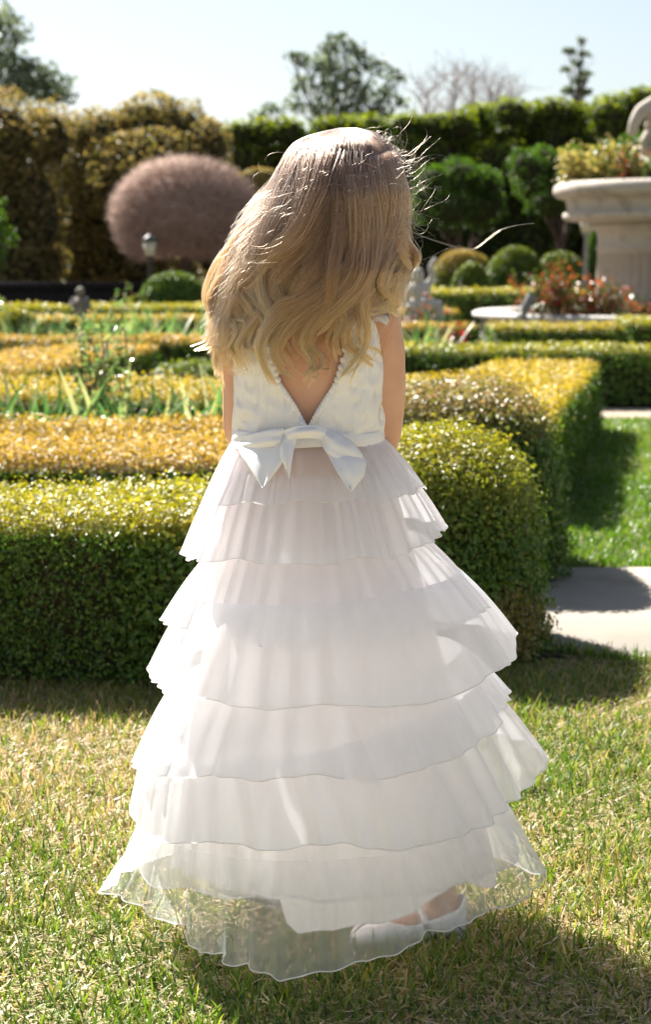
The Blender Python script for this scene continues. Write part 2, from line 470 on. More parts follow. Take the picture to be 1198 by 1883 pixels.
def rbox_points(N, hx, hy, hz, r):
    """points on a rounded box standing on z=0 (open underneath)"""
    A = np.array([4 * hx * hy, 2 * hy * hz, 2 * hy * hz, 2 * hx * hz, 2 * hx * hz])
    f = RG.choice(5, N, p=A / A.sum())
    u = RG.uniform(-1, 1, (N, 2))
    p = np.zeros((N, 3)); nr = np.zeros((N, 3))
    m = f == 0; p[m] = np.stack([u[m, 0] * hx, u[m, 1] * hy, np.full(m.sum(), hz)], -1); nr[m, 2] = 1
    for k, (ax, sg) in enumerate(((0, 1), (0, -1), (1, 1), (1, -1))):
        m = f == k + 1
        q = np.zeros((m.sum(), 3))
        q[:, ax] = sg * (hx if ax == 0 else hy)
        q[:, 1 - ax] = u[m, 0] * (hy if ax == 0 else hx)
        q[:, 2] = (u[m, 1] * 0.5 + 0.5) * hz
        p[m] = q; nr[m, ax] = sg
    inner = np.stack([np.clip(p[:, 0], -hx + r, hx - r), np.clip(p[:, 1], -hy + r, hy - r), np.minimum(p[:, 2], hz - r)], -1)
    d = p - inner; L = np.linalg.norm(d, axis=1)[:, None] + 1e-9
    n2 = d / L
    return inner + n2 * np.minimum(r, L.max() + 1), n2

def rbox_mesh(mb, c, hx, hy, hz, r, rz, nseg=7):
    nx, ny, nz = max(3, int(hx * 8)) + 2, max(3, int(hy * 8)) + 2, 5
    cr, sr = math.cos(rz), math.sin(rz)
    def put(A):
        inner = np.stack([np.clip(A[..., 0], -hx + r, hx - r), np.clip(A[..., 1], -hy + r, hy - r), np.minimum(A[..., 2], hz - r)], -1)
        d = A - inner; L = np.linalg.norm(d, axis=-1)[..., None] + 1e-9
        B = inner + d / L * r
        B[..., 2] = np.maximum(B[..., 2], 0.01)
        mb.grid(np.stack([B[..., 0] * cr - B[..., 1] * sr + c[0], B[..., 0] * sr + B[..., 1] * cr + c[1], B[..., 2] + c[2]], -1))
    k = 14
    U, W = np.meshgrid(np.linspace(-1, 1, k), np.linspace(-1, 1, k), indexing='ij')
    put(np.stack([U * hx, W * hy, np.full_like(U, hz)], -1))
    U2, W2 = np.meshgrid(np.linspace(-1, 1, k), np.linspace(0, 1, k), indexing='ij')
    for s in (-1, 1):
        put(np.stack([np.full_like(U2, s * hx), U2 * hy, W2 * hz], -1))
        put(np.stack([U2 * hx, np.full_like(U2, s * hy), W2 * hz], -1))

def box_hedge(label, segs, leafsize, dens, mat, cat='hedge', name='box_hedge', jitter=0.018, topamt=1.0, toprange=0.05,
              wob=0.012, twigs=0, seed=0, group=None, topbase=0.0, holes=None, dead=None):
    """segs: (cx, cy, half length, half depth, height, corner radius, turn)"""
    root = empty(name, (segs[0][0], segs[0][1], 0), label, cat, group)
    mb = MB(); PP, NN, TT = [], [], []
    for (cx, cy, hx, hy, hz, r, rz) in segs:
        r = min(r, hx * 0.95, hy * 0.95, hz * 0.9)
        ins = leafsize * 0.8 + 0.028
        rbox_mesh(mb, (cx, cy, 0), hx - ins, hy - ins, hz - ins, max(0.01, r - ins * 0.5), rz)
        area = 4 * hx * hy + 4 * (hx + hy) * hz
        N = int(area * dens)
        p, n = rbox_points(N, hx, hy, hz, r)
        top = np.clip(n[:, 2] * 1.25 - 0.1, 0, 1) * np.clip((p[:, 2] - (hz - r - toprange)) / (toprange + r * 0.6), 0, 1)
        p = p + n * (RG.normal(size=(N, 1)) * jitter - jitter * 0.3 - (RG.random((N, 1)) < 0.28) * RG.uniform(0.01, 0.04, (N, 1))) + n * (vnoise(p + seed, 0.35, seed) * wob)[:, None]
        cr, sr = math.cos(rz), math.sin(rz)
        q = np.stack([p[:, 0] * cr - p[:, 1] * sr + cx, p[:, 0] * sr + p[:, 1] * cr + cy, p[:, 2]], -1)
        m = np.stack([n[:, 0] * cr - n[:, 1] * sr, n[:, 0] * sr + n[:, 1] * cr, n[:, 2]], -1)
        keep = q[:, 2] > 0.015
        # thin the foliage in patches on the sides
        thin = vnoise(q, 0.16, seed + 5) * 0.4 + RG.random(N) * 0.9
        keep &= (thin > -0.08) | (m[:, 2] > 0.6)
        if holes is not None:
            for (hc, hr) in holes:
                dd = np.linalg.norm((q - np.array(hc)) / np.array(hr), axis=1)
                keep &= ~((dd < 1) & (RG.random(N) < 0.8))
        PP.append(q[keep]); NN.append(m[keep]); TT.append(top[keep])
    q = np.concatenate(PP); m = np.concatenate(NN); t = np.concatenate(TT)
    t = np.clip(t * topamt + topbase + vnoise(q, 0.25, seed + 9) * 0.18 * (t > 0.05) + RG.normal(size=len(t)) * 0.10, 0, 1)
    mb.build('hedge_wood', M['core'], root)
    rn = RG.random(len(q)) * 0.97
    if dead is not None:
        dd = np.linalg.norm((q - np.array(dead[0])) / np.array(dead[1]), axis=1) + RG.normal(size=len(q)) * 0.2
        rn = np.where(dd < 1, RG.uniform(0.93, 1.0, len(q)), rn)
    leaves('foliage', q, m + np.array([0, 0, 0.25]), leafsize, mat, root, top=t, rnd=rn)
    if twigs:
        tb = MB()
        cx, cy, hx, hy, hz, r, rz = segs[0]
        for k in range(twigs):
            x = cx + RG.uniform(-hx + r * 0.8, hx - r * 0.8); z = RG.uniform(0.05, max(0.12, hz - r * 1.1))
            p0 = np.array([x, cy - hy * 0.97 + 0.03, z]); pts = [p0]
            d = np.array([RG.uniform(-0.5, 0.5), RG.uniform(-0.25, 0.05), 1.0])
            for j in range(6):
                d = d + RG.normal(size=3) * [0.35, 0.12, 0.15]; d /= np.linalg.norm(d)
                pts.append(pts[-1] + d * RG.uniform(0.012, 0.03))
            pts = np.array(pts); pts[:, 0] = np.clip(pts[:, 0], cx - hx + r * 0.6, cx + hx - r * 0.6); pts[:, 2] = np.minimum(pts[:, 2], hz - r * 0.7); pts[:, 1] = np.clip(pts[:, 1], cy - hy - 0.008, cy)
            tb.tube(pts, np.linspace(0.0024, 0.0009, len(pts)), 4)
        tb.build('twigs', M['twig'], root, kind='stuff')
    return root

def mound(label, c, r, h, leafsize, dens, mat, name='clipped_shrub', cat='shrub', topamt=1.0, seed=0, z0=0.0, group=None, lumpy=0.05):
    root = empty(name, (c[0], c[1], 0), label, cat, group)
    rx, ry = (r, r) if np.isscalar(r) else r
    N = int(2.6 * math.pi * rx * max(rx, h) * dens)
    d = RG.normal(size=(N, 3)); d /= np.linalg.norm(d, axis=1)[:, None]
    d[:, 2] = np.where(d[:, 2] < -0.35, -d[:, 2], d[:, 2])
    zc = z0 + (h - z0) * 0.45
    A = np.array([rx, ry, h - zc])
    dn = d.copy()
    scale = 1 + vnoise(d, 0.8, seed) * lumpy + RG.normal(size=N) * 0.015
    p = np.array([c[0], c[1], zc]) + d * A * scale[:, None] * np.where(d[:, 2] < 0, np.array([1, 1, 1.2])[None, :].repeat(N, 0).T, 1).T
    p[:, 2] = np.maximum(p[:, 2], 0.02)
    mb = MB(); mb.ball((c[0], c[1], zc), A * 0.93)
    if z0 > 0.1: mb.tube([(c[0], c[1], 0), (c[0], c[1], zc)], 0.04)
    mb.build('shrub_wood', M['core'], root)
    leaves('foliage', p, dn, leafsize, mat, root, top=np.clip((dn[:, 2] - 0.15) * 1.5, 0, 1) * topamt + RG.normal(size=N) * 0.1)
    return root

def limbs(mb, p0, p1, r0, r1, n=7, wob=0.05):
    p0 = np.array(p0, float); p1 = np.array(p1, float)
    t = np.linspace(0, 1, n)[:, None]
    L = np.linalg.norm(p1 - p0)
    pts = p0 + (p1 - p0) * t + np.cumsum(RG.normal(size=(n, 3)) * wob * L / n * 1.5, 0) * np.sin(t * np.pi * 0.9)
    mb.tube(pts, np.linspace(r0, r1, n), 7)
    return pts

def tree(label, base, clumps, leafsize, per, mat, trunk_r=0.08, name='tree', cat='tree', top_lo=0.3, spread=1.0, shell=0.75,
         group=None, fork=0.35, bark='bark', topgain=1.0, core=0.0):
    """clumps: (x, y, z, rx, ry, rz) lumps of the crown; leaves fill each lump, denser towards its skin"""
    root = empty(name, base, label, cat, group)
    base = np.array(base, float)
    cl = np.array(clumps, float)
    cen = cl[:, :3].mean(0); zlo = (cl[:, 2] - cl[:, 5]).min(); ztop = (cl[:, 2] + cl[:, 5]).max()
    mb = MB()
    forkp = base + (cen - base) * fork
    limbs(mb, base, forkp, trunk_r, trunk_r * 0.75, 6, 0.04)
    for c in cl:
        mid = forkp + (c[:3] - forkp) * 0.5 + RG.normal(size=3) * 0.04
        limbs(mb, forkp, mid, trunk_r * 0.5, trunk_r * 0.3, 5, 0.08)
        pts = limbs(mb, mid, c[:3], trunk_r * 0.3, trunk_r * 0.12, 5, 0.1)
        for k in range(3):
            e = c[:3] + RG.normal(size=3) * c[3:] * 0.5
            limbs(mb, pts[2], e, trunk_r * 0.1, trunk_r * 0.03, 4, 0.15)
    mb.build('trunk', M[bark], root)
    if core:
        kb = MB()
        for c in cl: kb.ball(c[:3], c[3:] * core, 10, 7)
        kb.build('inner_crown', M['core'], root)
    PP, NN, TT = [], [], []
    for c in cl:
        N = int(per * (c[3] * c[5] + c[3] * c[4]))
        d = RG.normal(size=(N, 3)); d /= np.linalg.norm(d, axis=1)[:, None]
        rad = shell + (1 - shell) * RG.random(N) ** 0.6 * 1.15
        rad = np.where(RG.random(N) < 0.2, RG.random(N), rad)
        rad *= 1 + vnoise(d * 1.0 + c[:3], 0.6, int(abs(c[0]) * 100) % 97) * 0.16
        p = c[:3] + d * c[3:] * rad[:, None]
        PP.append(p); NN.append(d)
        TT.append(np.clip(d[:, 2] * 0.8 + 0.1, 0, 1) * np.clip((p[:, 2] - zlo) / (ztop - zlo) * 1.3 - top_lo, 0, 1) * topgain + RG.normal(size=N) * 0.12)  # high, upward leaves lighter: light from above put into the crown colour
    p = np.concatenate(PP)
    keep = p[:, 2] > 0.05
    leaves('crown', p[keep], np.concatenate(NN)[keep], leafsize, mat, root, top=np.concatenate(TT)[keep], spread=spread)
    return root

def blade_mesh(name, base, length, width, lean, mat, parent=None, kind=None, seg=3, rnd=None, droop=0.5):
    """long leaves or grass blades: tapering bent strips"""
    N = len(base)
    a = RG.uniform(0, 2 * np.pi, N)
    dirh = np.stack([np.cos(a), np.sin(a), np.zeros(N)], -1)
    side = np.stack([-np.sin(a), np.cos(a), np.zeros(N)], -1)
    tw = RG.normal(size=(N, 1)) * 0.6
    side = side + dirh * tw; side /= np.linalg.norm(side, axis=1)[:, None]
    V = []
    pos = base.copy(); ang = lean.copy()
    for k in range(seg):
        w = (width * (1 - (k / seg) ** 1.7 * 0.75))[:, None] * 0.5
        V.append(pos - side * w); V.append(pos + side * w)
        st = (length / seg)[:, None]
        pos = pos + (dirh * np.sin(ang)[:, None] + np.array([0, 0, 1.0]) * np.cos(ang)[:, None]) * st
        ang = ang + droop * RG.uniform(0.4, 1.4, N) / seg
    V.append(pos)
    V = np.stack(V, 1); nv = V.shape[1]
    i = np.arange(N) * nv
    q = np.concatenate([np.stack([i + 2 * k, i + 2 * k + 1, i + 2 * k + 3, i + 2 * k + 2], -1) for k in range(seg - 1)])
    t = np.stack([i + 2 * seg - 2, i + 2 * seg - 1, i + 2 * seg], -1)
    rn = RG.random(N) if rnd is None else rnd
    return np_mesh(name, V.reshape(-1, 3), tris=t, quads=q, mat=mat, parent=parent, attrs={'rnd': np.repeat(rn, nv)}, kind=kind)

# ================================================================== SETTING
def sheet(name, pts, z, mat):
    mb = MB(); mb.add([(x, y, z) for x, y in pts], quads=[[0, 1, 2, 3]] if len(pts) == 4 else None)
    o = mb.build(name, mat, smooth=False); o['kind'] = 'structure'
    return o

sheet('ground', [(-600, -60), (600, -60), (600, 900), (-600, 900)], -0.012, M['soil'])
sheet('lawn', [(-14, -14), (14, -14), (14, 4.52), (-14, 4.52)], 0.0, M['lawn'])
sheet('side_lawn', [(0.5, 5.84), (9, 5.84), (9, 11.4), (0.9, 11.4)], 0.0, M['lawn_green'])
sheet('gravel_path', [(1.4, 11.404), (9, 11.404), (9, 12.3), (1.4, 12.3)], -0.003, M['gravel'])

# concrete path: its near edge bends a little
mb = MB()
xs = np.linspace(0.45, 9, 60)
near = 4.46 + 0.20 * np.exp(-((xs - 0.5) / 0.22) ** 2)
A = np.stack([np.stack([xs, near, np.full_like(xs, -0.05)], -1), np.stack([xs, near, np.full_like(xs, 0.006)], -1),
              np.stack([xs, near + 0.012, np.full_like(xs, 0.014)], -1), np.stack([xs, np.full_like(xs, 5.828), np.full_like(xs, 0.014)], -1),
              np.stack([xs, np.full_like(xs, 5.84), np.full_like(xs, -0.05)], -1)], 0)
mb.grid(A)
o = mb.build('path', M['concrete'], smooth=False); o['kind'] = 'structure'

# ------------------------------------------------------------------ grass
def grass_patch(name, label, n_st, n_fl, area, mat, hmin, hmax, w, clumpy=0.5, ex=None):
    x0, x1, y0, y1 = area
    N = n_st
    p = np.stack([RG.uniform(x0, x1, N), RG.uniform(y0, y1, N), np.zeros(N)], -1)
    if ex is not None:
        p = p[ex(p)]
    N = len(p)
    v = vnoise(p, 0.35, 3) * 0.5
    dry = np.clip(vnoise(p, 0.8, 8) * 0.14 + RG.random(N) * 0.71 + 0.03 + RG.normal(size=N) * 0.06, 0, 1)
    Lg = RG.uniform(hmin, hmax, N) * (1 + v * clumpy)
    lean = np.abs(RG.normal(size=N)) * 0.55 + 0.1
    root = blade_mesh(name, p, Lg, w * RG.uniform(0.6, 1.4, N), lean, mat, kind='stuff', rnd=dry, droop=0.7)
    tag(root, label, 'grass')
    if n_fl:
        N = n_fl
        p = np.stack([RG.uniform(x0, x1, N), RG.uniform(y0, y1, N), RG.uniform(0.002, 0.012, N)], -1)
        if ex is not None: p = p[ex(p)]
        N = len(p)
        lean = RG.uniform(1.15, 1.6, N)
        d = np.clip(0.52 + RG.random(N) * 0.46 + vnoise(p, 0.8, 8) * 0.1, 0, 1)
        blade_mesh('dry_thatch', p, RG.uniform(0.012, 0.032, N), w * RG.uniform(0.5, 1.2, N), lean, mat, parent=root, kind='stuff', rnd=d, droop=0.2)
    return root

def near_ex(p):
    d = p[:, 1]
    half = 0.19 * d + 0.22
    edge = 4.46 + 0.20 * np.exp(-((p[:, 0] - 0.5) / 0.22) ** 2)
    return (np.abs(p[:, 0]) < half) & ((p[:, 0] < 0.45) | (d < edge + RG.normal(size=len(p)) * 0.015))
grass_patch('grass', 'patchy green and straw coloured lawn grass around the girl', 80000, 60000, (-1.1, 1.1, 2.15, 4.5), M['grass'], 0.017, 0.041, 0.0038, ex=near_ex)
grass_patch('grass', 'lawn grass running out of the picture at either side of the girl', 26000, 8000, (-2.6, 2.6, 1.2, 4.45), M['grass'], 0.02, 0.042, 0.006,
            ex=lambda p: ~((np.abs(p[:, 0]) < 0.19 * p[:, 1] + 0.22) & (p[:, 1] > 2.15)))
grass_patch('grass', 'bright green lawn strip beyond the path beside the long hedge', 60000, 12000, (0.6, 3.2, 5.86, 11.4), M['grass_green'], 0.02, 0.045, 0.0055,
            ex=lambda p: (p[:, 0] < 0.185 * p[:, 1] + 0.3))
# blades leaning over the near path edge
N = 900
xs = RG.uniform(0.42, 1.4, N)
p = np.stack([xs, 4.46 + 0.20 * np.exp(-((xs - 0.5) / 0.22) ** 2) - RG.uniform(0, 0.05, N), np.zeros(N)], -1)
tag(blade_mesh('grass', p, RG.uniform(0.03, 0.06, N), np.full(N, 0.004), np.abs(RG.normal(size=N)) * 0.5, M['grass_green'], kind='stuff', droop=0.8), 'longer grass blades along the near edge of the concrete path', 'grass')

# ------------------------------------------------------------------ hedges near
# left front hedge
box_hedge('yellow topped boxwood hedge at the lawn edge left of the girl', [(-1.25, 4.50, 1.25, 0.28, 0.397, 0.05, 0)], 0.0118, 39000,
          M['box_yellow'], twigs=170, seed=1, toprange=0.02, topamt=1.25, wob=0.012,
          holes=[((-0.42, 4.24, 0.13), (0.05, 0.1, 0.03))])
box_hedge('boxwood bush with long leafy shoots between the girl and the front hedge', [(-0.235, 4.50, 0.235, 0.30, 0.402, 0.07, 0)], 0.0155, 26000,
          M['box_yellow'], name='boxwood_bush', cat='bush', seed=2, topamt=1.1, jitter=0.026, wob=0.02, twigs=40)
box_hedge('tall rounded boxwood hedge end just right of the girl', [(0.275, 4.71, 0.285, 0.32, 0.545, 0.275, 0)], 0.0135, 40000,
          M['box_yellow'], name='box_hedge', seed=3, dead=((0.47, 4.42, 0.10), (0.13, 0.16, 0.09)), topamt=1.0, jitter=0.018, wob=0.018, twigs=50, toprange=0.10)
box_hedge('bronze tinted rounded boxwood behind the hedge end right of the girl', [(0.36, 5.92, 0.36, 0.42, 0.575, 0.22, 0)], 0.0165, 24000,
          M['box_pink'], seed=4, jitter=0.018, wob=0.018, toprange=0.12)

def strip(label, a, b, w, h, leaf=0.022, dens=9000, mat='box_orange', side=0, seed=0, topamt=1.1, r=0.05, name='box_hedge'):
    """a hedge from a to b (its near edge if side=1)"""
    a = np.array(a[:2], float); b = np.array(b[:2], float)
    d = b - a; L = np.linalg.norm(d); d /= L
    n = np.array([-d[1], d[0]])
    c = (a + b) / 2 + n * w / 2 * side
    return box_hedge(label, [(c[0], c[1], L / 2, w / 2, h, r, math.atan2(d[1], d[0]))], leaf, dens, M[mat], seed=seed, topamt=topamt, jitter=0.016, wob=0.01, name=name)

H = 0.39
q1 = G(1014, 768, H); q2 = G(1102, 667, H)
strip('long amber topped hedge along the shaded side lawn', q1, q2, 0.62, H, 0.021, 12000, 'box_amber', side=1, seed=5)
a = G(1075, 668, H); b = G(600, 705, H)
strip('amber hedge strip crossing behind the girl to the lawn corner', G(600, 722, H), G(1050, 690, H), 0.5, H - 0.004, 0.022, 9000, 'box_amber', side=1, seed=6)
strip('amber hedge strip in front of the dark gap right of the girl', G(600, 752, H), G(965, 722, H), 0.55, H - 0.006, 0.021, 9000, 'box_amber', side=1, seed=7)
strip('dark sided green hedge crossing behind the side lawn', (-0.2, 12.25), (4.6, 12.45), 0.45, 0.385, 0.026, 7000, 'box_yellow', side=1, seed=8, topamt=0.75)
strip('olive hedge in front of the stone basin', (1.36, 15.0), (2.42, 15.0), 0.7, 0.43, 0.03, 5500, 'box_amber', side=1, seed=9, topamt=0.8)
strip('bright yellow green hedge beside the olive one before the basin', (2.44, 14.9), (4.6, 14.9), 0.75, 0.47, 0.03, 5500, 'box_yellow', side=1, seed=10, topamt=0.9)
strip('low orange hedge behind the bright green iris', (-0.2, 15.9), (1.33, 16.0), 0.5, 0.40, 0.03, 5500, 'box_orange', side=1, seed=11)
strip('orange hedge band left of the basin below the shrubs', (0.3, 18.2), (1.35, 18.4), 0.9, 0.46, 0.034, 4000, 'box_orange', side=1, seed=12, topamt=0.9)
strip('thin yellow hedge below the row of clipped mounds', (0.7, 21.0), (3.0, 21.3), 0.8, 0.60, 0.036, 3500, 'box_yellow', side=1, seed=13)

# left rows
strip('orange topped hedge row behind the front hedge', (-3.4, 5.57), (0.0, 5.57), 0.72, 0.39, 0.0165, 15000, 'box_orange', side=1, seed=20, topamt=1.25)
strip('narrow orange hedge row right behind the wider one', (-3.4, 6.40), (0.1, 6.40), 0.34, 0.402, 0.019, 12000, 'box_orange', side=1, seed=21)
strip('amber hedge row just behind the spiky iris bed', (-3.6, 7.98), (0.1, 8.02), 0.34, 0.40, 0.022, 8500, 'box_amber', side=1, seed=22)
strip('second amber hedge row behind the iris bed', (-3.8, 8.48), (0.1, 8.55), 0.52, 0.40, 0.022, 8500, 'box_amber', side=1, seed=23)
strip('broad diagonal orange hedge ending in a dark square end', G(-60, 700, H), G(293, 636, H), 0.62, H, 0.026, 7000, 'box_orange', side=1, seed=24)
strip('shorter diagonal orange hedge left of the broad one', G(-200, 682, H), G(150, 645, H), 0.42, H, 0.026, 6500, 'box_orange', side=1, seed=25)
strip('long thin hedge line in front of the pale iris bed', (-4.6, 13.3), (-0.5, 13.5), 0.4, 0.40, 0.028, 6000, 'box_orange', side=1, seed=26, topamt=0.9)
box_hedge('small square green box shrub beside the diagonal hedge', [(-0.79, 10.6, 0.17, 0.2, 0.37, 0.07, 0)], 0.024, 9000, M['box_green'], name='clipped_shrub', cat='shrub', seed=27)
strip('yellow hedge line behind the pale iris bed', (-5.0, 19.6), (-0.6, 20.0), 0.6, 0.46, 0.036, 3500, 'box_yellow', side=1, seed=28)
strip('far yellow hedge line in front of the dark ball shrub', (-5.4, 17.4), (-0.4, 17.6), 0.5, 0.42, 0.034, 3800, 'box_amber', side=1, seed=29)

# ------------------------------------------------------------------ iris and small plants
def iris(label, spots, hmin, hmax, w=0.02, per=9, group=None, seed=0, mat='iris', top=False):
    for k, (x, y) in enumerate(sorted(spots, key=lambda q: q[0] / q[1])):
        N = per
        base = np.stack([x + RG.normal(size=N) * 0.03, y + RG.normal(size=N) * 0.03, np.zeros(N)], -1)
        o = blade_mesh('iris_plant', base - np.array([x, y, 0]), RG.uniform(hmin, hmax, N), w * RG.uniform(0.7, 1.3, N), np.abs(RG.normal(size=N)) * 0.5 + 0.05, M[mat], seg=5, droop=0.6)
        o.location = (x, y, 0)
        ords = ['leftmost', 'second', 'third', 'fourth', 'fifth', 'sixth', 'seventh', 'eighth', 'ninth', 'tenth', 'eleventh', 'twelfth', 'thirteenth', 'fourteenth', 'fifteenth', 'sixteenth',
                'seventeenth', 'eighteenth', 'nineteenth', 'twentieth', 'twenty-first', 'twenty-second', 'twenty-third', 'twenty-fourth', 'twenty-fifth']
        tag(o, label.replace('#', ords[k] + (' from the left' if k else '')), 'plant', group)
sp1 = [(-1.62 + k * 0.088 + RG.normal() * 0.02, 7.15 + RG.uniform(-0.12, 0.30)) for k in range(17)]
iris('sword leaved iris, # in the bed behind the orange hedge rows', sp1, 0.44, 0.68, 0.030, 20, 'irises in the near bed')
sp2 = [(-2.75 + k * 0.085 + RG.normal() * 0.03, 14.4 + RG.uniform(-0.3, 1.3)) for k in range(25)]
iris('pale iris clump, # in the far bed below the small statue', sp2, 0.44, 0.72, 0.034, 18, 'irises in the far bed')
iris('bright green iris clump, # beside the girl arm', [(0.60, 13.6), (0.68, 13.7), (0.75, 13.5), (0.82, 13.65)], 0.45, 0.70, 0.032, 26, 'bright irises right of the girl')
iris('single blade shoot standing out of the front hedge', [(-0.443, 4.80)], 0.42, 0.50, 0.012, 2)

def bush(label, c, h, rx, n_st, leafsize, n_leaf, mat, name='rose_bush', cat='bush', flowers=0, fmat=None, z0=0.0, seed=0, group=None):
    root = empty(name, (c[0], c[1], z0), label, cat, group)
    mb = MB(); PP = []
    for k in range(n_st):
        e = np.array([c[0] + RG.normal() * rx * 0.55, c[1] + RG.normal() * rx * 0.5, z0 + h * RG.uniform(0.65, 1.0)])
        pts = limbs(mb, (c[0] + RG.normal() * rx * 0.15, c[1] + RG.normal() * rx * 0.15, z0), e, 0.006, 0.0025, 9, 0.12)
        for p in pts[2:]:
            PP.append(p)
    mb.build('stems', M['twig'], root)
    PP = np.array(PP)
    idx = RG.integers(0, len(PP), n_leaf)
    p = PP[idx] + RG.normal(size=(n_leaf, 3)) * leafsize * 1.0
    leaves('foliage', p, RG.normal(size=(n_leaf, 3)) + [0, 0, 0.8], leafsize, M[mat], root, aspect=0.6)
    for k in range(flowers):
        fb = MB(); q = PP[RG.integers(0, len(PP))] + np.array([0, -0.03, 0.03])
        for j in range(6):
            a = j * 1.05
            fb.ball(q + np.array([math.cos(a), math.sin(a), 0.2 * (j % 2)]) * 0.017, (0.016, 0.016, 0.012), 7, 5)
        fb.build('blossom', M[fmat], root)
    return root
bush('leafy rose stems rising in front of the amber hedge rows', (-0.90, 7.45), 0.76, 0.15, 13, 0.034, 750, 'rose_green')
bush('small leafy shoots beside the small statue', (-2.25, 20.6), 0.66, 0.16, 6, 0.045, 150, 'rose_green', seed=2)
bush('low leafy tuft at the far left edge of the garden', (-3.35, 19.0), 0.6, 0.2, 8, 0.05, 200, 'rose_green', seed=3)
bush('dark red leaved plant between the bright iris and the hedge', (0.94, 13.7), 0.50, 0.09, 9, 0.045, 170, 'red_leaf', name='red_leaved_plant', cat='plant')
bush('pink flowering bush in front of the pale fountain statue', (0.83, 16.7), 0.66, 0.14, 9, 0.04, 200, 'rose_leaf', flowers=9, fmat='petal_pink')
# ------------------------------------------------------------------ stone planter in its basin
PX, PY = X(1238, 18.5), 18.5
pl = empty('stone_planter', (PX, PY, 0), 'large carved travertine bowl planter on a fluted column', 'planter')
zr = Z(335, 18.5); zl = Z(400, 18.5)
mb = MB()
rB = PX - X(1015, 18.5)
prof = [(rB - 0.30, zr - 0.10), (rB - 0.26, zr - 0.02), (rB - 0.16, zr), (rB - 0.06, zr - 0.005), (rB - 0.012, zr - 0.04), (rB, zr - 0.085), (rB - 0.012, zr - 0.13), (rB - 0.05, zr - 0.155),
        (rB - 0.10, zr - 0.165), (rB - 0.135, zr - 0.19), (rB - 0.145, zr - 0.28), (rB - 0.14, zl + 0.06), (rB - 0.11, zl + 0.045), (rB - 0.10, zl + 0.02),
        (rB - 0.105, zl - 0.01), (rB - 0.14, zl - 0.03), (rB - 0.25, zl - 0.045), (0.82, zl - 0.065)]
mb.lathe(prof, (PX, PY, 0), 96)
mb.build('bowl', M['stone'], pl)
rs = PX - X(1098, 18.5)
mb = MB()
zf = Z(457, 18.5)
mb.lathe([(0.5, zl - 0.05), (rs + 0.085, zl - 0.066), (rs + 0.09, zl - 0.10), (rs + 0.05, zl - 0.12), (rs + 0.01, zl - 0.145), (rs, zl - 0.20), (rs, zf + 0.02), (rs + 0.012, zf + 0.01), (rs + 0.012, zf - 0.015), (rs - 0.002, zf - 0.02)], (PX, PY, 0), 96)
mb.build('column_neck', M['stone'], pl)
mb = MB()
def flute(r, z, a):
    s = np.abs(np.sin(a * 24)) ** 0.5
    return r - 0.032 * s * (z < zf - 0.05) * (z > 0.36)
mb.lathe([(rs - 0.002, zf - 0.021), (rs - 0.002, zf - 0.045), (rs - 0.002, zf - 0.052), (rs + 0.01, 0.62), (rs + 0.02, 0.365), (rs + 0.02, 0.35), (rs + 0.05, 0.33), (rs + 0.09, 0.30), (rs + 0.09, 0.22), (rs + 0.16, 0.20), (rs + 0.16, 0.0)], (PX, PY, 0), 288, flute)
mb.build('fluted_column', M['stone'], pl, smooth=False)
mb = MB(); mb.lathe([(rB - 0.26, zr - 0.06), (0.01, zr - 0.03)], (PX, PY, 0), 48); mb.build('soil', M['soil'], pl)
ba = empty('stone_basin', (PX, PY, 0), 'low round pale stone basin rim around the fluted column', 'basin')
rb = PX - X(870, 18.5)
mb = MB()
mb.lathe([(rb - 0.36, 0.0), (rb - 0.36, 0.40), (rb - 0.33, 0.455), (rb - 0.05, 0.46), (rb, 0.44), (rb, 0.40), (rb - 0.05, 0.385), (rb - 0.08, 0.36), (rb - 0.08, 0.0)], (PX, PY, 0), 120)
mb.build('rim', M['stone_white'], ba)
mb = MB(); mb.lathe([(rb - 0.35, 0.30), (rs + 0.1, 0.32)], (PX, PY, 0), 48); mb.build('bed_soil', M['soil'], ba)

# roses in the basin, yellow plants in the bowl
for k, (px, Yk, hh, lab) in enumerate([(985, 17.4, 0.50, 'red and green rose bush at the left end of the basin'), (1020, 17.2, 0.58, 'tall reddish rose bush in the middle of the basin'),
                                   (1052, 17.3, 0.52, 'dense dark rose bush left of the fluted column'), (1085, 17.2, 0.44, 'orange flowered rose bush at the column foot'),
                                   (1125, 17.1, 0.40, 'low pale flowered rose bush before the fluted column'), (1190, 17.1, 0.3, 'low dark rose bush at the right edge of the picture')]):
    bush(lab, (X(px, Yk), Yk), hh + 0.02, 0.20, 12, 0.05, 430, 'rose_leaf', z0=0.30, flowers=[3, 4, 2, 4, 5, 2][k], fmat=['petal_red', 'petal_red', 'petal_pink', 'petal_red', 'petal_pink', 'petal_red'][k])
for k, (px, dy, hh, rr, lab, mt) in enumerate([(1048, 0.0, 0.36, 0.13, 'yellow leaved shrub hanging over the left rim of the bowl', 'yellow_leaf'), (1090, -0.2, 0.44, 0.2, 'tallest yellow leaved shrub in the stone bowl', 'yellow_leaf'),
                                     (1130, -0.3, 0.36, 0.18, 'yellow and green shrub beside the bowl figure', 'yellow_leaf'), (1155, -0.5, 0.28, 0.16, 'reddish rose shrub in the bowl below the stone figure', 'rose_leaf'),
                                     (1192, -0.6, 0.2, 0.15, 'low green shrub in front of the figure base', 'rose_green')]):
    bush(lab, (X(px, 18.5 + dy), 18.5 + dy), hh, rr, 12, 0.055, 480, mt, z0=zr - 0.05, name='bowl_shrub')

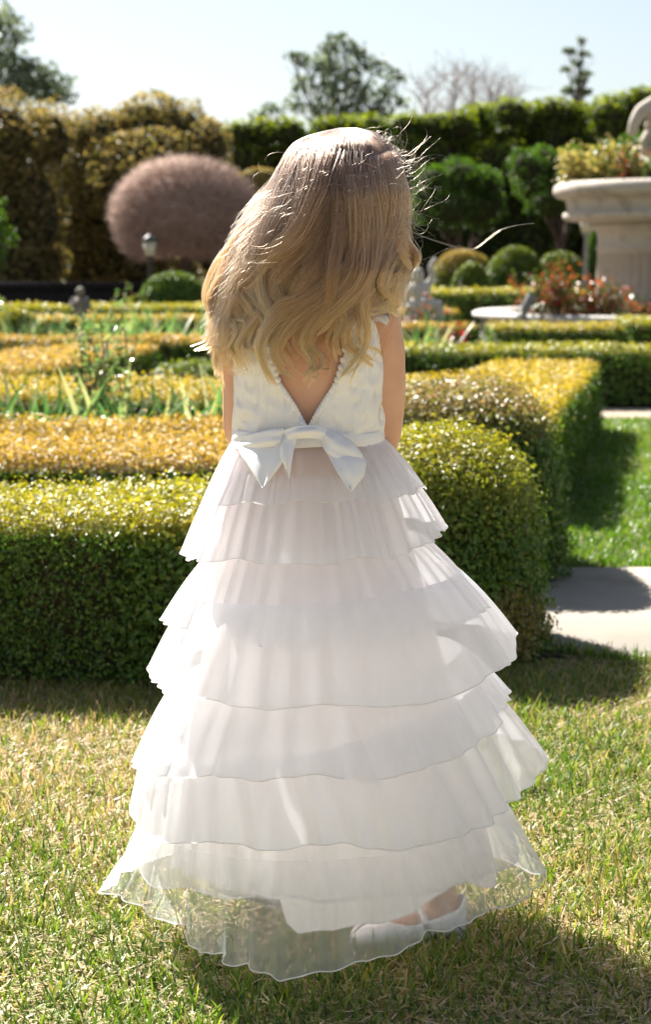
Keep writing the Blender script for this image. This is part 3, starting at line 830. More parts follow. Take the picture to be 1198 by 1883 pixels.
# ------------------------------------------------------------------ statues (fused figures of stone)
def remesh_obj(mb, name, mat, parent, vox, smooth_it=4):
    me0 = mb.build('tmp', mat, None)
    md = me0.modifiers.new('r', 'REMESH'); md.mode = 'VOXEL'; md.voxel_size = vox
    ms = me0.modifiers.new('s', 'SMOOTH'); ms.iterations = smooth_it; ms.factor = 0.5
    dg = bpy.context.evaluated_depsgraph_get()
    me = bpy.data.meshes.new_from_object(me0.evaluated_get(dg))
    me.name = name
    me.polygons.foreach_set('use_smooth', np.ones(len(me.polygons), bool))
    if not me.materials: me.materials.append(mat)
    old = me0.data
    bpy.data.objects.remove(me0); bpy.data.meshes.remove(old)
    o = bpy.data.objects.new(name, me); C.objects.link(o)
    adopt(o, parent)
    return o

def seg3(mb, pts, rad, n=10):
    """smooth limb through points"""
    pts = np.array(pts, float); rad = np.array(rad, float)
    t = np.linspace(0, len(pts) - 1, (len(pts) - 1) * 5 + 1)
    i = np.arange(len(pts))
    P2 = np.stack([np.interp(t, i, pts[:, k]) for k in range(3)], -1)
    for _ in range(2): P2[1:-1] = (P2[:-2] + 2 * P2[1:-1] + P2[2:]) / 4
    mb.tube(P2, np.interp(t, i, rad), n)
    mb.ball(pts[0], rad[0], 10, 8); mb.ball(pts[-1], rad[-1], 10, 8)

# putto at the left
sx, sy = X(148, 19.0), 19.0
st = empty('statue', (sx, sy, 0), 'small weathered stone cherub statue before the dark shade strip', 'statue')
b = MB(); b.box((sx, sy, 0.13), (0.22, 0.22, 0.26)); b.box((sx, sy, 0.27), (0.26, 0.26, 0.03)); b.build('plinth', M['stone_grey'], st, smooth=False)
b = MB(); zb = 0.28; k = (Z(527, 19) - zb) / 1.0
def S(x, y, z): return (sx + x * k, sy + y * k, zb + z * k)
seg3(b, [S(-.1, 0, .02), S(-.11, -.02, .2), S(-.09, 0, .4)], np.array([.07, .09, .11]) * k)
seg3(b, [S(.12, 0, .02), S(.1, -.04, .2), S(.07, 0, .4)], np.array([.07, .09, .11]) * k)
b.ball(S(0, 0, .45), np.array([.17, .14, .14]) * k); b.ball(S(0, -.02, .60), np.array([.16, .13, .16]) * k); b.ball(S(.01, -.01, .87), np.array([.12, .12, .13]) * k)
seg3(b, [S(0, 0, .68), S(.01, 0, .8)], np.array([.08, .06]) * k)
seg3(b, [S(-.16, 0, .68), S(-.25, -.06, .52), S(-.13, -.16, .56), S(-.03, -.15, .66)], np.array([.065, .055, .05, .045]) * k)
seg3(b, [S(.16, 0, .68), S(.25, -.04, .5), S(.14, -.16, .44)], np.array([.065, .055, .05]) * k)
seg3(b, [S(.13, -.02, .42), S(.2, 0, .2), S(.22, 0, .02)], np.array([.07, .08, .1]) * k)
b.ball(S(.03, -.08, .93), np.array([.06, .05, .04]) * k)
remesh_obj(b, 'figure', M['stone_grey'], st, 0.009)

# pale figure right of the hair
sx, sy = X(778, 17.3), 17.3
st = empty('statue', (sx, sy, 0), 'pale grey stone cherub statue with one raised arm beside the girl hair', 'statue')
b = MB(); b.box((sx, sy, 0.22), (0.34, 0.3, 0.44)); b.build('plinth', M['stone_grey'], st, smooth=False)
b = MB(); zb = 0.44; k = 0.55
b.ball(S(0, 0, .18), np.array([.24, .2, .2]) * k); b.ball(S(-.04, 0, .42), np.array([.17, .15, .2]) * k); b.ball(S(-.1, -.03, .70), np.array([.12, .12, .13]) * k)
seg3(b, [S(-.06, 0, .52), S(-.09, 0, .64)], np.array([.09, .06]) * k)
seg3(b, [S(.08, 0, .5), S(.17, 0, .66), S(.12, 0, .82), S(.20, 0, .96)], np.array([.07, .055, .05, .04]) * k)
seg3(b, [S(-.18, 0, .5), S(-.3, -.06, .36), S(-.24, -.14, .2)], np.array([.065, .055, .05]) * k)
seg3(b, [S(.12, -.05, .16), S(.26, -.16, .2), S(.3, -.2, .0)], np.array([.11, .09, .06]) * k)
seg3(b, [S(-.12, -.05, .16), S(-.22, -.2, .16), S(-.2, -.24, .0)], np.array([.11, .09, .06]) * k)
remesh_obj(b, 'figure', M['stone_white'], st, 0.010)

# figure on the bowl: only its base, knee and a drooping arm reach into the picture
sx, sy = X(1232, 18.5), 18.5
zt = Z(303, 18.5)
st = empty('statue', (sx, sy, zr - 0.05), 'carved stone figure kneeling on a block above the big bowl', 'statue')
b = MB()
b.lathe([(0.001, zr - 0.06), (0.30, zr - 0.06), (0.31, zt - 0.02), (0.40, zt), (0.41, zt + 0.02), (0.33, zt + 0.035), (0.32, zt + 0.14), (0.345, zt + 0.15), (0.34, zt + 0.185), (0.001, zt + 0.185)], (sx, sy, 0), 40)
b.build('pedestal', M['stone'], st)
zb = zt + 0.18; k = 0.9
b = MB()
b.ball(S(0, 0, .18), np.array([.2, .2, .18]) * k); b.ball(S(.0, 0, .42), np.array([.19, .15, .24]) * k); b.ball(S(.02, -.05, .82), np.array([.11, .12, .14]) * k)
seg3(b, [S(0, 0, .6), S(.02, -.02, .74)], np.array([.1, .07]) * k)
pk = [P(1225, 188, 18.5), P(1203, 192, 18.45), P(1180, 205, 18.35), P(1168, 225, 18.3), P(1163, 243, 18.3)]
seg3(b, pk, [0.10, 0.085, 0.075, 0.058, 0.045])
seg3(b, [P(1225, 205, 18.4), P(1205, 215, 18.35), P(1195, 232, 18.4)], [0.08, 0.06, 0.05])
seg3(b, [P(1228, 240, 18.5), P(1200, 248, 18.4), P(1192, 262, 18.4)], [0.10, 0.085, 0.08])
seg3(b, [S(.15, 0, .55), S(.3, -.05, .4), S(.28, -.15, .2)], np.array([.08, .06, .05]) * k)
for j in range(5):                                                    # finger ends of the drooping hand
    p0 = P(1157 + j * 4.2, 240, 18.3)
    seg3(b, [p0, p0 + np.array([-0.004, -0.01, -0.032 + 0.004 * abs(j - 2)])], [0.012, 0.010], 6)
remesh_obj(b, 'figure', M['stone'], st, 0.012)

# ------------------------------------------------------------------ lamps, spotlight, tree shade strip
def lamp(label, x, y, h, mats, flare=False):
    t = empty('lamp_post', (x, y, 0), label, 'lamp', 'garden lamps')
    b = MB(); b.lathe([(0.001, 0), (0.07, 0), (0.07, 0.04), (0.045, 0.07), (0.045, 0.30), (0.055, 0.32), (0.03, 0.36), (0.026, h - 0.33), (0.05, h - 0.30), (0.05, h - 0.28), (0.001, h - 0.28)], (x, y, 0), 14)
    b.build('pole', M[mats], t)
    b = MB(); b.lathe([(0.001, h - 0.279), (0.06, h - 0.279), (0.085, h - 0.10), (0.001, h - 0.10)], (x, y, 0), 12); b.build('lantern_glass', M['lampglass'], t)
    b = MB(); b.lathe([(0.001, h - 0.099), (0.10, h - 0.099), (0.095, h - 0.07), (0.05, h - 0.03), (0.02, h - 0.015), (0.012, h), (0.001, h)], (x, y, 0), 12); b.build('cap', M['metal_dark'], t)
    return t
lamp('small lantern on a post in front of the bare pink tree', X(277, 24.0), 24.0, Z(430, 24.0), 'metal_dark')
lamp('grey post lamp half hidden under the stone bowl', X(1076, 22.5), 22.5, 1.55, 'metal_grey')
sl = empty('spotlight', (X(972, 16.9), 16.9, 0.3), 'slanted grey spotlight tube standing on the basin rim', 'spotlight')
b = MB(); b.tube([P(962, 580, 16.9), P(966, 570, 16.9), P(980, 545, 16.9), P(982, 541, 16.9)], [0.03, 0.042, 0.05, 0.05], 12); b.tube([P(963, 579, 16.9), P(963, 579, 16.9) - np.array([0, 0, 0.14])], 0.012, 8)
b.build('tube', M['metal_grey'], sl)
fw = empty('tree_shade_strip', (X(160, 27.0), 27.0, 0), 'low dark slats standing in for tree shade behind the small statue', 'shade_strip')  # dark slats added where only the shade under the trees lies
x0, x1 = X(-120, 27), X(300, 27)
zt = Z(524, 27.0); nb = 30
for i in range(nb):
    b = MB(); w = (x1 - x0) / nb
    b.box((x0 + w * (i + 0.5), 27.0, zt / 2), (w - 0.003, 0.03, zt))
    b.build('shade_slat', M['tree_shade'], fw, smooth=False)

b = MB(); b.box(((x0 + x1) / 2, 26.97, zt - 0.01), (x1 - x0, 0.05, 0.10)); b.build('shade_rail', M['tree_shade'], fw, smooth=False)
# ------------------------------------------------------------------ shrubs of the middle distance
mound('dark green clipped ball shrub below the bare pink tree', (X(322, 22.5), 22.5), (0.43, 0.43), Z(502, 22.5), 0.036, 3800, M['box_green'], seed=31, topamt=0.5)
mound('little green shrub touching the dark ball shrub', (X(250, 22.0), 22.0), (0.12, 0.12), Z(543, 22.0), 0.03, 5000, M['box_yellow'], seed=32, topamt=0.6)
mound('low yellow green mound at the left edge', (X(28, 17.0), 17.0), (0.25, 0.25), Z(568, 17.0), 0.03, 5000, M['box_yellow'], seed=33)
mound('orange topped mound left of the clipped shrub row', (X(850, 25.0), 25.0), (0.44, 0.4), Z(459, 25.0), 0.036, 4000, M['box_orange'], seed=34, topamt=0.8)
mound('smallest green ball in the clipped shrub row', (X(866, 23.2), 23.2), (0.26, 0.26), Z(484, 23.2), 0.034, 4200, M['box_green'], seed=35)
mound('widest green dome in the clipped shrub row', (X(945, 24.0), 24.0), (0.41, 0.4), Z(456, 24.0), 0.036, 4000, M['box_green'], seed=36)
mound('green dome left of the grey lamp post', (X(1030, 24.5), 24.5), (0.36, 0.36), Z(460, 24.5), 0.036, 4000, M['box_green'], seed=37)
mound('green shrub between the lamp post and the column', (X(1100, 23.5), 23.5), (0.20, 0.2), Z(425, 23.5), 0.036, 4200, M['tree_dark'], seed=38)
mound('pale orange clump behind the pink tree and the girl', (X(480, 30), 30.0), (0.7, 0.5), Z(305, 30.0), 0.06, 2200, M['tree_brown'], seed=39)

# ------------------------------------------------------------------ trees
def px_clumps(lst, Y, dep=0.9):
    out = []
    for (x, y, rx, ry) in lst:
        s = Y / F
        p = P(x, y, Y)
        out.append((p[0], Y + RG.uniform(-0.4, 0.4), p[2], rx * s, rx * s * dep, ry * s))
    return out

tree('tall bronze leaved clipped tree at the left edge', (X(20, 31), 31, 0), px_clumps([(0, 260, 85, 85), (80, 255, 55, 70), (-20, 380, 90, 110), (60, 400, 70, 120), (10, 500, 90, 80), (80, 490, 45, 60), (-60, 300, 70, 120), (-120, 350, 80, 170)], 31),
     0.085, 2600, M['tree_brown'], 0.12, core=0.72)
tree('broad rounded bronze leaved tree behind the pink tree', (X(250, 33), 33, 0), px_clumps([(262, 236, 72, 62), (190, 258, 70, 58), (325, 240, 62, 58), (385, 275, 46, 56), (125, 290, 55, 75), (260, 330, 130, 90), (170, 380, 95, 100), (360, 360, 75, 100), (150, 470, 80, 80), (250, 450, 90, 100), (400, 440, 70, 90)], 33),
     0.085, 2600, M['tree_brown'], 0.14, core=0.72)
tree('bright green tree cut by the left edge', (X(-60, 15), 15, 0), px_clumps([(-60, 420, 80, 75), (-30, 470, 50, 50), (-40, 380, 45, 40)], 15), 0.05, 5000, M['tree_dark'], 0.05, core=0.7)
tree('loose grey green tree towering in the upper left corner', (X(10, 60), 60, 0), px_clumps([(-20, 40, 60, 40), (20, 60, 35, 25), (-10, 110, 60, 30), (50, 130, 55, 24), (90, 155, 48, 24), (30, 165, 70, 28), (-60, 60, 60, 60), (-80, 150, 70, 60), (110, 178, 34, 16)], 60),
     0.20, 260, M['tree_far_haze'], 0.16, name='tree', shell=0.3, fork=0.6)
cl = []
for (x, y, r) in [(632, 78, 24), (600, 92, 22), (660, 95, 22), (555, 110, 20), (535, 103, 13), (590, 125, 32), (640, 128, 34), (690, 120, 26), (722, 135, 18), (740, 140, 12), (560, 155, 26), (610, 165, 34), (665, 165, 34), (712, 170, 22), (738, 188, 16),
                  (540, 190, 22), (590, 200, 32), (650, 205, 34), (700, 205, 28), (500, 205, 20), (475, 215, 18), (605, 66, 10), (625, 62, 9)]:
    cl.append((x, y, r, r * 0.72))
tree('open crowned dark tree rising above the hedge behind the girl', (X(632, 55), 55, 0), px_clumps(cl, 55), 0.17, 400, M['tree_far_haze'], 0.13, fork=0.62, shell=0.35)

# tall hedge
segs = []
hb = [(445, 225, 34), (490, 222, 34), (535, 222, 40), (590, 222, 40), (640, 218, 40), (690, 212, 42), (745, 210, 44), (800, 210, 44), (850, 208, 36), (893, 190, 40), (940, 186, 40), (985, 190, 38), (1025, 182, 38), (1070, 186, 40), (1110, 190, 36), (1140, 172, 40), (1180, 165, 40), (1225, 160, 44), (1280, 160, 44)]
cl = []
for (x, yt, w) in hb:
    for k in range(6):
        cl.append((x + RG.uniform(-8, 8), yt + 26 + k * 46 + RG.uniform(-8, 8) * (k > 0), w * RG.uniform(0.95, 1.15), 44 if k else 30))
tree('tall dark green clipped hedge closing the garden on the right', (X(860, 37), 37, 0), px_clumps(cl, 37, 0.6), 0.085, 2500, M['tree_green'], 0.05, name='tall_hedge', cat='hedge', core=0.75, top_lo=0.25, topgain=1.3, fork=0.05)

tree('many stemmed dark green tree nearest the girl head', (X(850, 31), 31, 0), px_clumps([(800, 335, 38, 34), (850, 325, 42, 34), (895, 335, 38, 32), (825, 385, 52, 40), (885, 385, 48, 38), (780, 375, 30, 34), (912, 372, 26, 28)], 31), 0.06, 3600, M['tree_dark'], 0.07, core=0.68, fork=0.4)
tree('dark green tree with a forked trunk left of the stone bowl', (X(1045, 30.5), 30.5, 0), px_clumps([(965, 310, 36, 36), (1005, 300, 36, 34), (1050, 300, 34, 34), (985, 345, 38, 34), (1040, 350, 44, 34), (1005, 375, 40, 24), (1075, 330, 34, 34)], 30.5), 0.06, 3600, M['tree_dark'], 0.10, core=0.68, fork=0.5)
tree('round green tree crown behind the stone figure', (X(1165, 31), 31, 0), px_clumps([(1120, 290, 30, 30), (1150, 285, 34, 34), (1190, 275, 36, 34), (1140, 325, 36, 30), (1185, 320, 40, 32)], 31), 0.06, 3600, M['tree_dark'], 0.08, core=0.68, fork=0.4)

# distant bare trees and a thin conifer
def bare_tree(label, x, y, Y, h, spread, mat, name='bare_tree', n=26, r=0.05, group=None):
    p = P(x, y, Y)
    root = empty(name, (p[0], Y, 0), label, 'tree', group)
    b = MB()
    ztop = p[2]
    limbs(b, (p[0], Y, 0), (p[0], Y, ztop - h * 0.2), r * 1.6, r * 0.7, 7, 0.02)
    b.build('trunk', M[mat], root)
    b = MB()
    for k in range(n):
        z0 = ztop - h * RG.uniform(0.15, 0.95)
        a = RG.uniform(0, 6.28)
        l = h * RG.uniform(0.2, 0.5)
        e = (p[0] + math.cos(a) * spread * RG.uniform(0.3, 1), Y + math.sin(a) * spread, min(z0 + l, ztop))
        pts = limbs(b, (p[0], Y, z0), e, r * 0.5, r * 0.14, 6, 0.12)
        for j in range(3):
            q = pts[2 + j]
            limbs(b, q, q + np.array([RG.normal() * 0.5, RG.normal() * 0.4, RG.uniform(0.2, 1.0)]), r * 0.2, r * 0.08, 4, 0.15)
    b.build('branches', M[mat], root)
    return root
for k, (x, y, lab) in enumerate([(785, 135, 'thinnest pale bare tree beside the open crowned tree'), (838, 118, 'tallest pale bare tree above the hedge'), (868, 130, 'twiggy pale bare tree above the hedge step'), (905, 140, 'low wide bare tree behind the raised hedge'), (935, 158, 'shortest pale bare tree behind the raised hedge')]):
    bare_tree(lab, x, y, 85, 3.6, 1.3, 'twig_grey', n=26, r=0.075, group='bare trees beyond the hedge')
cf = tree('thin ragged conifer above the hedge at the right', (X(1067, 70), 70, 0), px_clumps([(1070, 75, 9, 8), (1050, 92, 13, 6), (1078, 98, 12, 7), (1062, 118, 12, 8), (1042, 128, 12, 5), (1082, 134, 12, 7), (1066, 148, 16, 9), (1050, 165, 14, 6), (1078, 168, 16, 8)], 70), 0.17, 700, M['tree_far_haze'], 0.14, fork=0.8, shell=0.2, name='thin_conifer')

# bare pink tree: a ball of twigs
pc = P(342, 395, 27.5)
pt = empty('bare_ball_tree', (pc[0], 27.5, 0), 'leafless ball tree of dense pinkish twigs behind the lantern', 'tree')
b = MB(); limbs(b, (pc[0], 27.5, 0), (pc[0], 27.5, pc[2] - 0.4), 0.09, 0.07, 6, 0.02); b.build('trunk', M['bark'], pt)
N = 12000
d = RG.normal(size=(N, 3)); d /= np.linalg.norm(d, axis=1)[:, None]
d = d[(d[:, 2] > -0.75)]; N = len(d)
Rr = np.array([1.26, 1.12, 0.98]) * (1 + vnoise(d, 0.7, 4) * 0.03)[:, None]
c0 = np.array([pc[0], 27.5, pc[2] - 0.02])
s0 = c0 + d * Rr * RG.uniform(0.55, 0.85, N)[:, None]
s0 = c0 + d * Rr * RG.uniform(0.55, 0.88, N)[:, None]
d2 = d + RG.normal(size=(N, 3)) * 0.10; d2 /= np.linalg.norm(d2, axis=1)[:, None]
e0 = c0 + d2 * Rr * RG.uniform(0.86, 0.99, N)[:, None]
side = np.cross(d, RG.normal(size=(N, 3))); side /= np.linalg.norm(side, axis=1)[:, None]
side2 = np.cross(d, side)
w = 0.006
V = np.stack([s0 + side * w, s0 - side * w * 0.5 + side2 * w, s0 - side * w * 0.5 - side2 * w, e0], 1)
i = np.arange(N) * 4
np_mesh('twigs', V.reshape(-1, 3), tris=np.concatenate([np.stack([i + a, i + bb, i + 3], -1) for a, bb in ((0, 1), (1, 2), (2, 0))]), mat=M['twig_pink'], parent=pt, kind='stuff')
b = MB()
for k in range(36):
    dd = RG.normal(size=3); dd /= np.linalg.norm(dd); dd[2] = abs(dd[2]) * 0.9 - 0.25
    limbs(b, (pc[0], 27.5, pc[2] - 0.4), c0 + dd * np.array([0.85, 0.8, 0.62]), 0.03, 0.008, 7, 0.08)
b.ball(c0, np.array([1.2, 1.1, 0.90]) * 0.66, 32, 20)
b.build('branches', M['twig_pink'], pt)

# far belt behind everything, dark underwood between the trees
cl = []
for x in range(-160, 1400, 70):
    cl.append((x, 470 + RG.uniform(-12, 12), 60, 62))
tree('dense shaded underwood below the garden trees', (X(600, 38.5), 38.5, 0), px_clumps(cl, 38.5, 0.5), 0.10, 900, M['tree_dark'], 0.04, name='undergrowth', cat='undergrowth', core=0.85, topgain=0.0, fork=0.05)

# ================================================================== THE GIRL
DG = 2.65
pp = float(P(600, 700, DG)[0] - P(599, 700, DG)[0])
girl = empty('person', (X(575, DG, 1700), DG, 0), 'girl seen from behind in a tiered white dress with long windblown blonde hair', 'person')
tx = lambda y: 567 + (y - 780) * 0.0
# torso sections: y pixel, half width px, half depth m
TS = np.array([[548, 26, .032], [562, 60, .045], [575, 100, .056], [592, 122, .064], [620, 131, .070], [660, 133, .072], [700, 132, .072], [750, 130, .070], [800, 128, .068], [850, 134, .073], [900, 142, .080], [960, 146, .082], [1010, 120, .07]])
def torso_w(y): return np.interp(y, TS[:, 0], TS[:, 1]), np.interp(y, TS[:, 0], TS[:, 2])
b = MB()
yy = TS[:, 0]; a = np.arange(28) / 28 * 2 * np.pi
A = []
for y, w, d in TS:
    c = P(567, y, DG)
    ww = w * pp
    A.append(np.stack([c[0] + ww * np.sin(a) , DG - d * np.cos(a) * (1 - 0.10 * np.exp(-(np.sin(a) / 0.22) ** 2) * (np.cos(a) > 0) * (y > 590) * (y < 850)), np.full(28, c[2])], -1))
A = np.array(A)
b.grid(A, closev=True)
n0 = b.n
b.add([A[0].mean(0), A[-1].mean(0)])
k = np.arange(28)
b.t.append(np.stack([np.full(28, n0), k, (k + 1) % 28], -1)); b.t.append(np.stack([np.full(28, n0 + 1), (len(TS) - 1) * 28 + (k + 1) % 28, (len(TS) - 1) * 28 + k], -1))
hc = P(640, 366, DG + 0.01)
seg3(b, [P(576, 570, DG), P(600, 510, DG + .005), P(625, 440, DG + .01)], [.040, .033, .034], 14)
b.ball(hc + np.array([0, 0.004, 0.008]), (.068, .078, .068), 24, 16)
b.ball(hc + np.array([0.002, 0.03, -0.045]), (.055, .055, .052), 20, 14)      # jaw
b.ball(hc + np.array([0.002, 0.088, -0.022]), (.008, .012, .012)); b.ball(hc + np.array([0.002, 0.083, -0.052]), (.018, .008, .007))
for s in (-1, 1): b.ball(hc + np.array([s * .074, 0.0, -0.02]), (.008, .016, .024))
# arms
def hand(mb, wrist, fwd, out, up):
    wrist, fwd, out, up = [np.array(v, float) for v in (wrist, fwd, out, up)]
    for v in (fwd, out, up): v /= np.linalg.norm(v)
    palm = wrist + fwd * 0.030
    mb.ball(palm, (.020, .024, .013), 12, 8, rot=np.stack([out, fwd, up], 1))
    for j, (o, l) in enumerate(((-.014, .030), (-.0048, .036), (.0048, .034), (.014, .027))):
        p0 = wrist + fwd * 0.045 + out * o
        p1 = p0 + fwd * l * 0.5 - up * l * 0.15; p2 = p1 + fwd * l * 0.38 - up * l * 0.4
        seg3(mb, [p0, p1, p2], [.0052, .0048, .004], 8)
    t0 = wrist + fwd * 0.018 - out * 0.017
    seg3(mb, [t0, t0 + fwd * .014 - out * .012 - up * .004, t0 + fwd * .030 - out * .013 - up * .009], [.0065, .0056, .0045], 8)
sR, eR = P(700, 592, DG), P(713, 790, DG + .02)
wR = P(676, 870, DG + .155)
seg3(b, [sR, P(711, 640, DG), P(716, 720, DG + .005), eR, P(704, 825, DG + .06), wR], [.030, .0275, .025, .0225, .021, .0155], 14)
hand(b, wR, (-.8, .25, .1), (0, .3, 1), (.2, 1, .1))
sL, eL = P(438, 592, DG), P(437, 785, DG + .02)
wL = P(500, 870, DG + .15)
seg3(b, [sL, P(438, 640, DG), P(441, 720, DG + .005), eL, P(456, 825, DG + .06), wL], [.030, .027, .025, .0225, .021, .0155], 14)
hand(b, wL, (.8, .25, .1), (0, .3, -1), (-.2, 1, .1))
# legs
hR = G(850, 1720); tR = G(636, 1745)
fd = (tR - hR); fl = np.linalg.norm(fd[:2]); fd = fd / np.linalg.norm(fd)
ank = hR + fd * 0.032 + np.array([0, 0, 0.062])
hip = P(620, 960, DG)
seg3(b, [hip, hip * 0.5 + ank * 0.5 + np.array([0.0, 0.03, 0.0]), ank * 0.75 + hip * 0.25, ank, ank - np.array([0, 0, .03])], [.062, .045, .038, .025, .024], 14)
seg3(b, [hR + fd * 0.02 + np.array([0, 0, .028]), hR + fd * 0.08 + np.array([0, 0, .024]), hR + fd * (fl - 0.04) + np.array([0, 0, .017])], [.019, .022, .014], 12)
h2 = np.array([X(545, 2.72, 1650), 2.74, 0.0]); fd2 = np.array([-0.75, 0.62, 0]); fd2 /= np.linalg.norm(fd2)
ank2 = h2 + fd2 * 0.032 + np.array([0, 0, 0.062]); hip2 = P(520, 960, DG)
seg3(b, [hip2, hip2 * .5 + ank2 * .5 + np.array([0, .03, 0]), ank2 * .75 + hip2 * .25, ank2, ank2 - np.array([0, 0, .03])], [.062, .045, .038, .025, .024], 14)
seg3(b, [h2 + fd2 * 0.02 + np.array([0, 0, .028]), h2 + fd2 * 0.08 + np.array([0, 0, .024]), h2 + fd2 * 0.15 + np.array([0, 0, .017])], [.019, .022, .014], 12)
remesh_obj(b, 'body', M['skin'], girl, 0.0042, 6)
for s in (-1, 1):
    b = MB(); b.ball(hc + np.array([s * .028 + .002, 0.075, -0.002]), (.010, .008, .007), 12, 8); b.build('eye', M['eye'], girl)

# shoes
def shoe(h, d, L):
    n = np.array([-d[1], d[0], 0]); up = np.array([0, 0, 1.0])
    T = np.linspace(0, 1, 26)
    hw = np.interp(T, [0, .04, .12, .3, .5, .7, .85, .95, 1], [.006, .017, .024, .025, .029, .032, .029, .018, .003])
    ht = np.interp(T, [0, .1, .25, .45, .62, .75, .9, 1], [.056, .054, .044, .035, .034, .033, .026, .010])
    op = np.interp(T, [0, .04, .10, .55, .66, .72, 1], [178, 150, 118, 118, 140, 178, 178])
    b = MB(); m = 25
    A = np.zeros((26, m, 3))
    for i in range(26):
        ph = np.radians(np.linspace(-op[i], op[i], m))
        x = hw[i] * np.sign(np.sin(ph)) * np.abs(np.sin(ph)) ** 0.7
        z = ht[i] * 0.5 * (1 - np.sign(np.cos(ph)) * np.abs(np.cos(ph)) ** 0.6)
        z = z * 1.0 + 0.006
        A[i] = h + d * (T[i] * L) + n * x[:, None] + up * z[:, None]
    b.grid(A)
    o = b.build('shoe', M['shoe'], girl)
    md = o.modifiers.new('thick', 'SOLIDIFY'); md.thickness = 0.0022
    b = MB()
    ts = np.linspace(0, 1, 14)
    B = []
    for off in (-0.0055, 0.0055):
        x = np.cos(ts * np.pi) * (.0275)
        z = .030 + np.sin(ts * np.pi) * .016
        B.append(h + d * (0.40 * L + off) + n * x[:, None] + up * z[:, None])
    b.grid(np.array(B))
    s = b.build('strap', M['shoe'], o)
    md = s.modifiers.new('thick', 'SOLIDIFY'); md.thickness = 0.002
    b = MB(); b.box(h + d * 0.40 * L + n * 0.029 + up * 0.03, (0.007, 0.007, 0.009)); b.build('buckle', M['metal_grey'], o)
    # sole
    b = MB(); O = []
    for zz in (0.0, 0.006):
        ring = np.concatenate([h + d * (T * L)[:, None] + n * (hw * 1.03)[:, None] + up * zz, (h + d * (T * L)[:, None] - n * (hw * 1.03)[:, None] + up * zz)[::-1]])
        O.append(ring)
    b.grid(np.array(O), closev=True)
    nn = len(T)
    for zz in (0, 1):
        S1 = O[zz][:nn]; S2 = O[zz][nn:][::-1]; b.grid(np.stack([S1, S2], 0))
    b.build('sole', M['shoe'], o, smooth=False)
shoe(hR + fd * -0.004, np.array([fd[0], fd[1], 0]) / np.linalg.norm(fd[:2]), 0.178)
shoe(h2 - fd2 * 0.004, fd2, 0.178)

# ---------------------------------------------------------------- bodice
th = np.linspace(-np.pi, np.pi, 289)[:-1]
nv = 34
off = 0.0065
VE = np.array([[0, 784], [5, 776], [22, 742], [33, 724], [45, 705], [58, 662], [66, 615], [74, 585], [80, 560]])
yb = 806.0
A = np.zeros((nv, len(th), 3))
for j, t in enumerate(th):
    back = math.cos(t) > 0
    wx = 130 * abs(math.sin(t))
    if back:
        yt = np.interp(wx, VE[:, 0], VE[:, 1])
        yt = max(yt, 567)
        if wx < 80: yt -= 5.5 * abs(math.sin((yt - 560) / 13.0 * np.pi / 1.0 + 0.5)) * min(1, wx / 12)
    else:
        yt = np.interp(wx, [0, 60, 85], [640, 620, 567])
    for i in range(nv):
        v = i / (nv - 1)
        y = yb + (yt - yb) * v
        w, d = torso_w(y)
        c = P(567, y, DG)
        ww = w * pp + off + 0.003 * math.sin(t * 9 + y * 0.05) * (0.3 + 0.7 * (y > 740))
        dd = d + off + 0.0015 * math.sin(t * 14 + y * 0.03)
        dd *= 1 - 0.02
        A[i, j] = (c[0] + ww * math.sin(t), DG - dd * math.cos(t), c[2])
b = MB(); b.grid(A, closev=True)
bod = b.build('bodice', M['lace'], girl)
md = bod.modifiers.new('thick', 'SOLIDIFY'); md.thickness = 0.0025; md.offset = 0
# scalloped lace border along the V
for s in (-1, 1):
    b = MB()
    k0 = np.linspace(0, 1, 21)
    for u in k0:
        wx = 6 + u * 66; y = np.interp(wx, VE[:, 0], VE[:, 1])
        w, d = torso_w(y)
        t = s * math.asin(min(0.99, wx / w)); c = P(567, y, DG)
        b.ball((c[0] + (w * pp + off + .001) * math.sin(t), DG - (d + off + .001) * math.cos(t), c[2]), (.0046, .0024, .0050), 8, 5)
    b.build('lace_border', M['lace'], bod)
# cap sleeve frills
for s in (-1, 1):
    b = MB(); n1, n2 = 40, 7
    A = np.zeros((n1, n2, 3))
    for i in range(n1):
        u = i / (n1 - 1); an = (u - 0.5) * 2.6
        cen = P(567 + s * 122, 596, DG)
        base = cen + np.array([s * (-.006 + .010 * math.cos(an)), -math.sin(an) * 0.052, math.cos(an) * 0.034 - 0.004])
        for j in range(n2):
            v = j / (n2 - 1)
            fr = 0.004 * math.sin(i * 1.7) * v
            A[i, j] = base + np.array([s * v * (.020), -math.sin(an) * 0.006 * v, -v * v * 0.010 + 0.006 * v]) + np.array([0, fr, fr])
    b.grid(A); b.build('cap_sleeve', M['lace'], girl)
# waist seam
b = MB(); A = []
for y in (790, 797, 806, 813):
    w, d = torso_w(y); c = P(567, y, DG); bul = .0105 if y in (797, 806) else .0085
    A.append(np.stack([c[0] + (w * pp + bul) * np.sin(th), DG - (d + bul) * np.cos(th), np.full_like(th, c[2]) + 0.0012 * np.sin(th * 5)], -1))
b.grid(np.array(A), closev=True); b.build('waistband', M['satin'], girl)

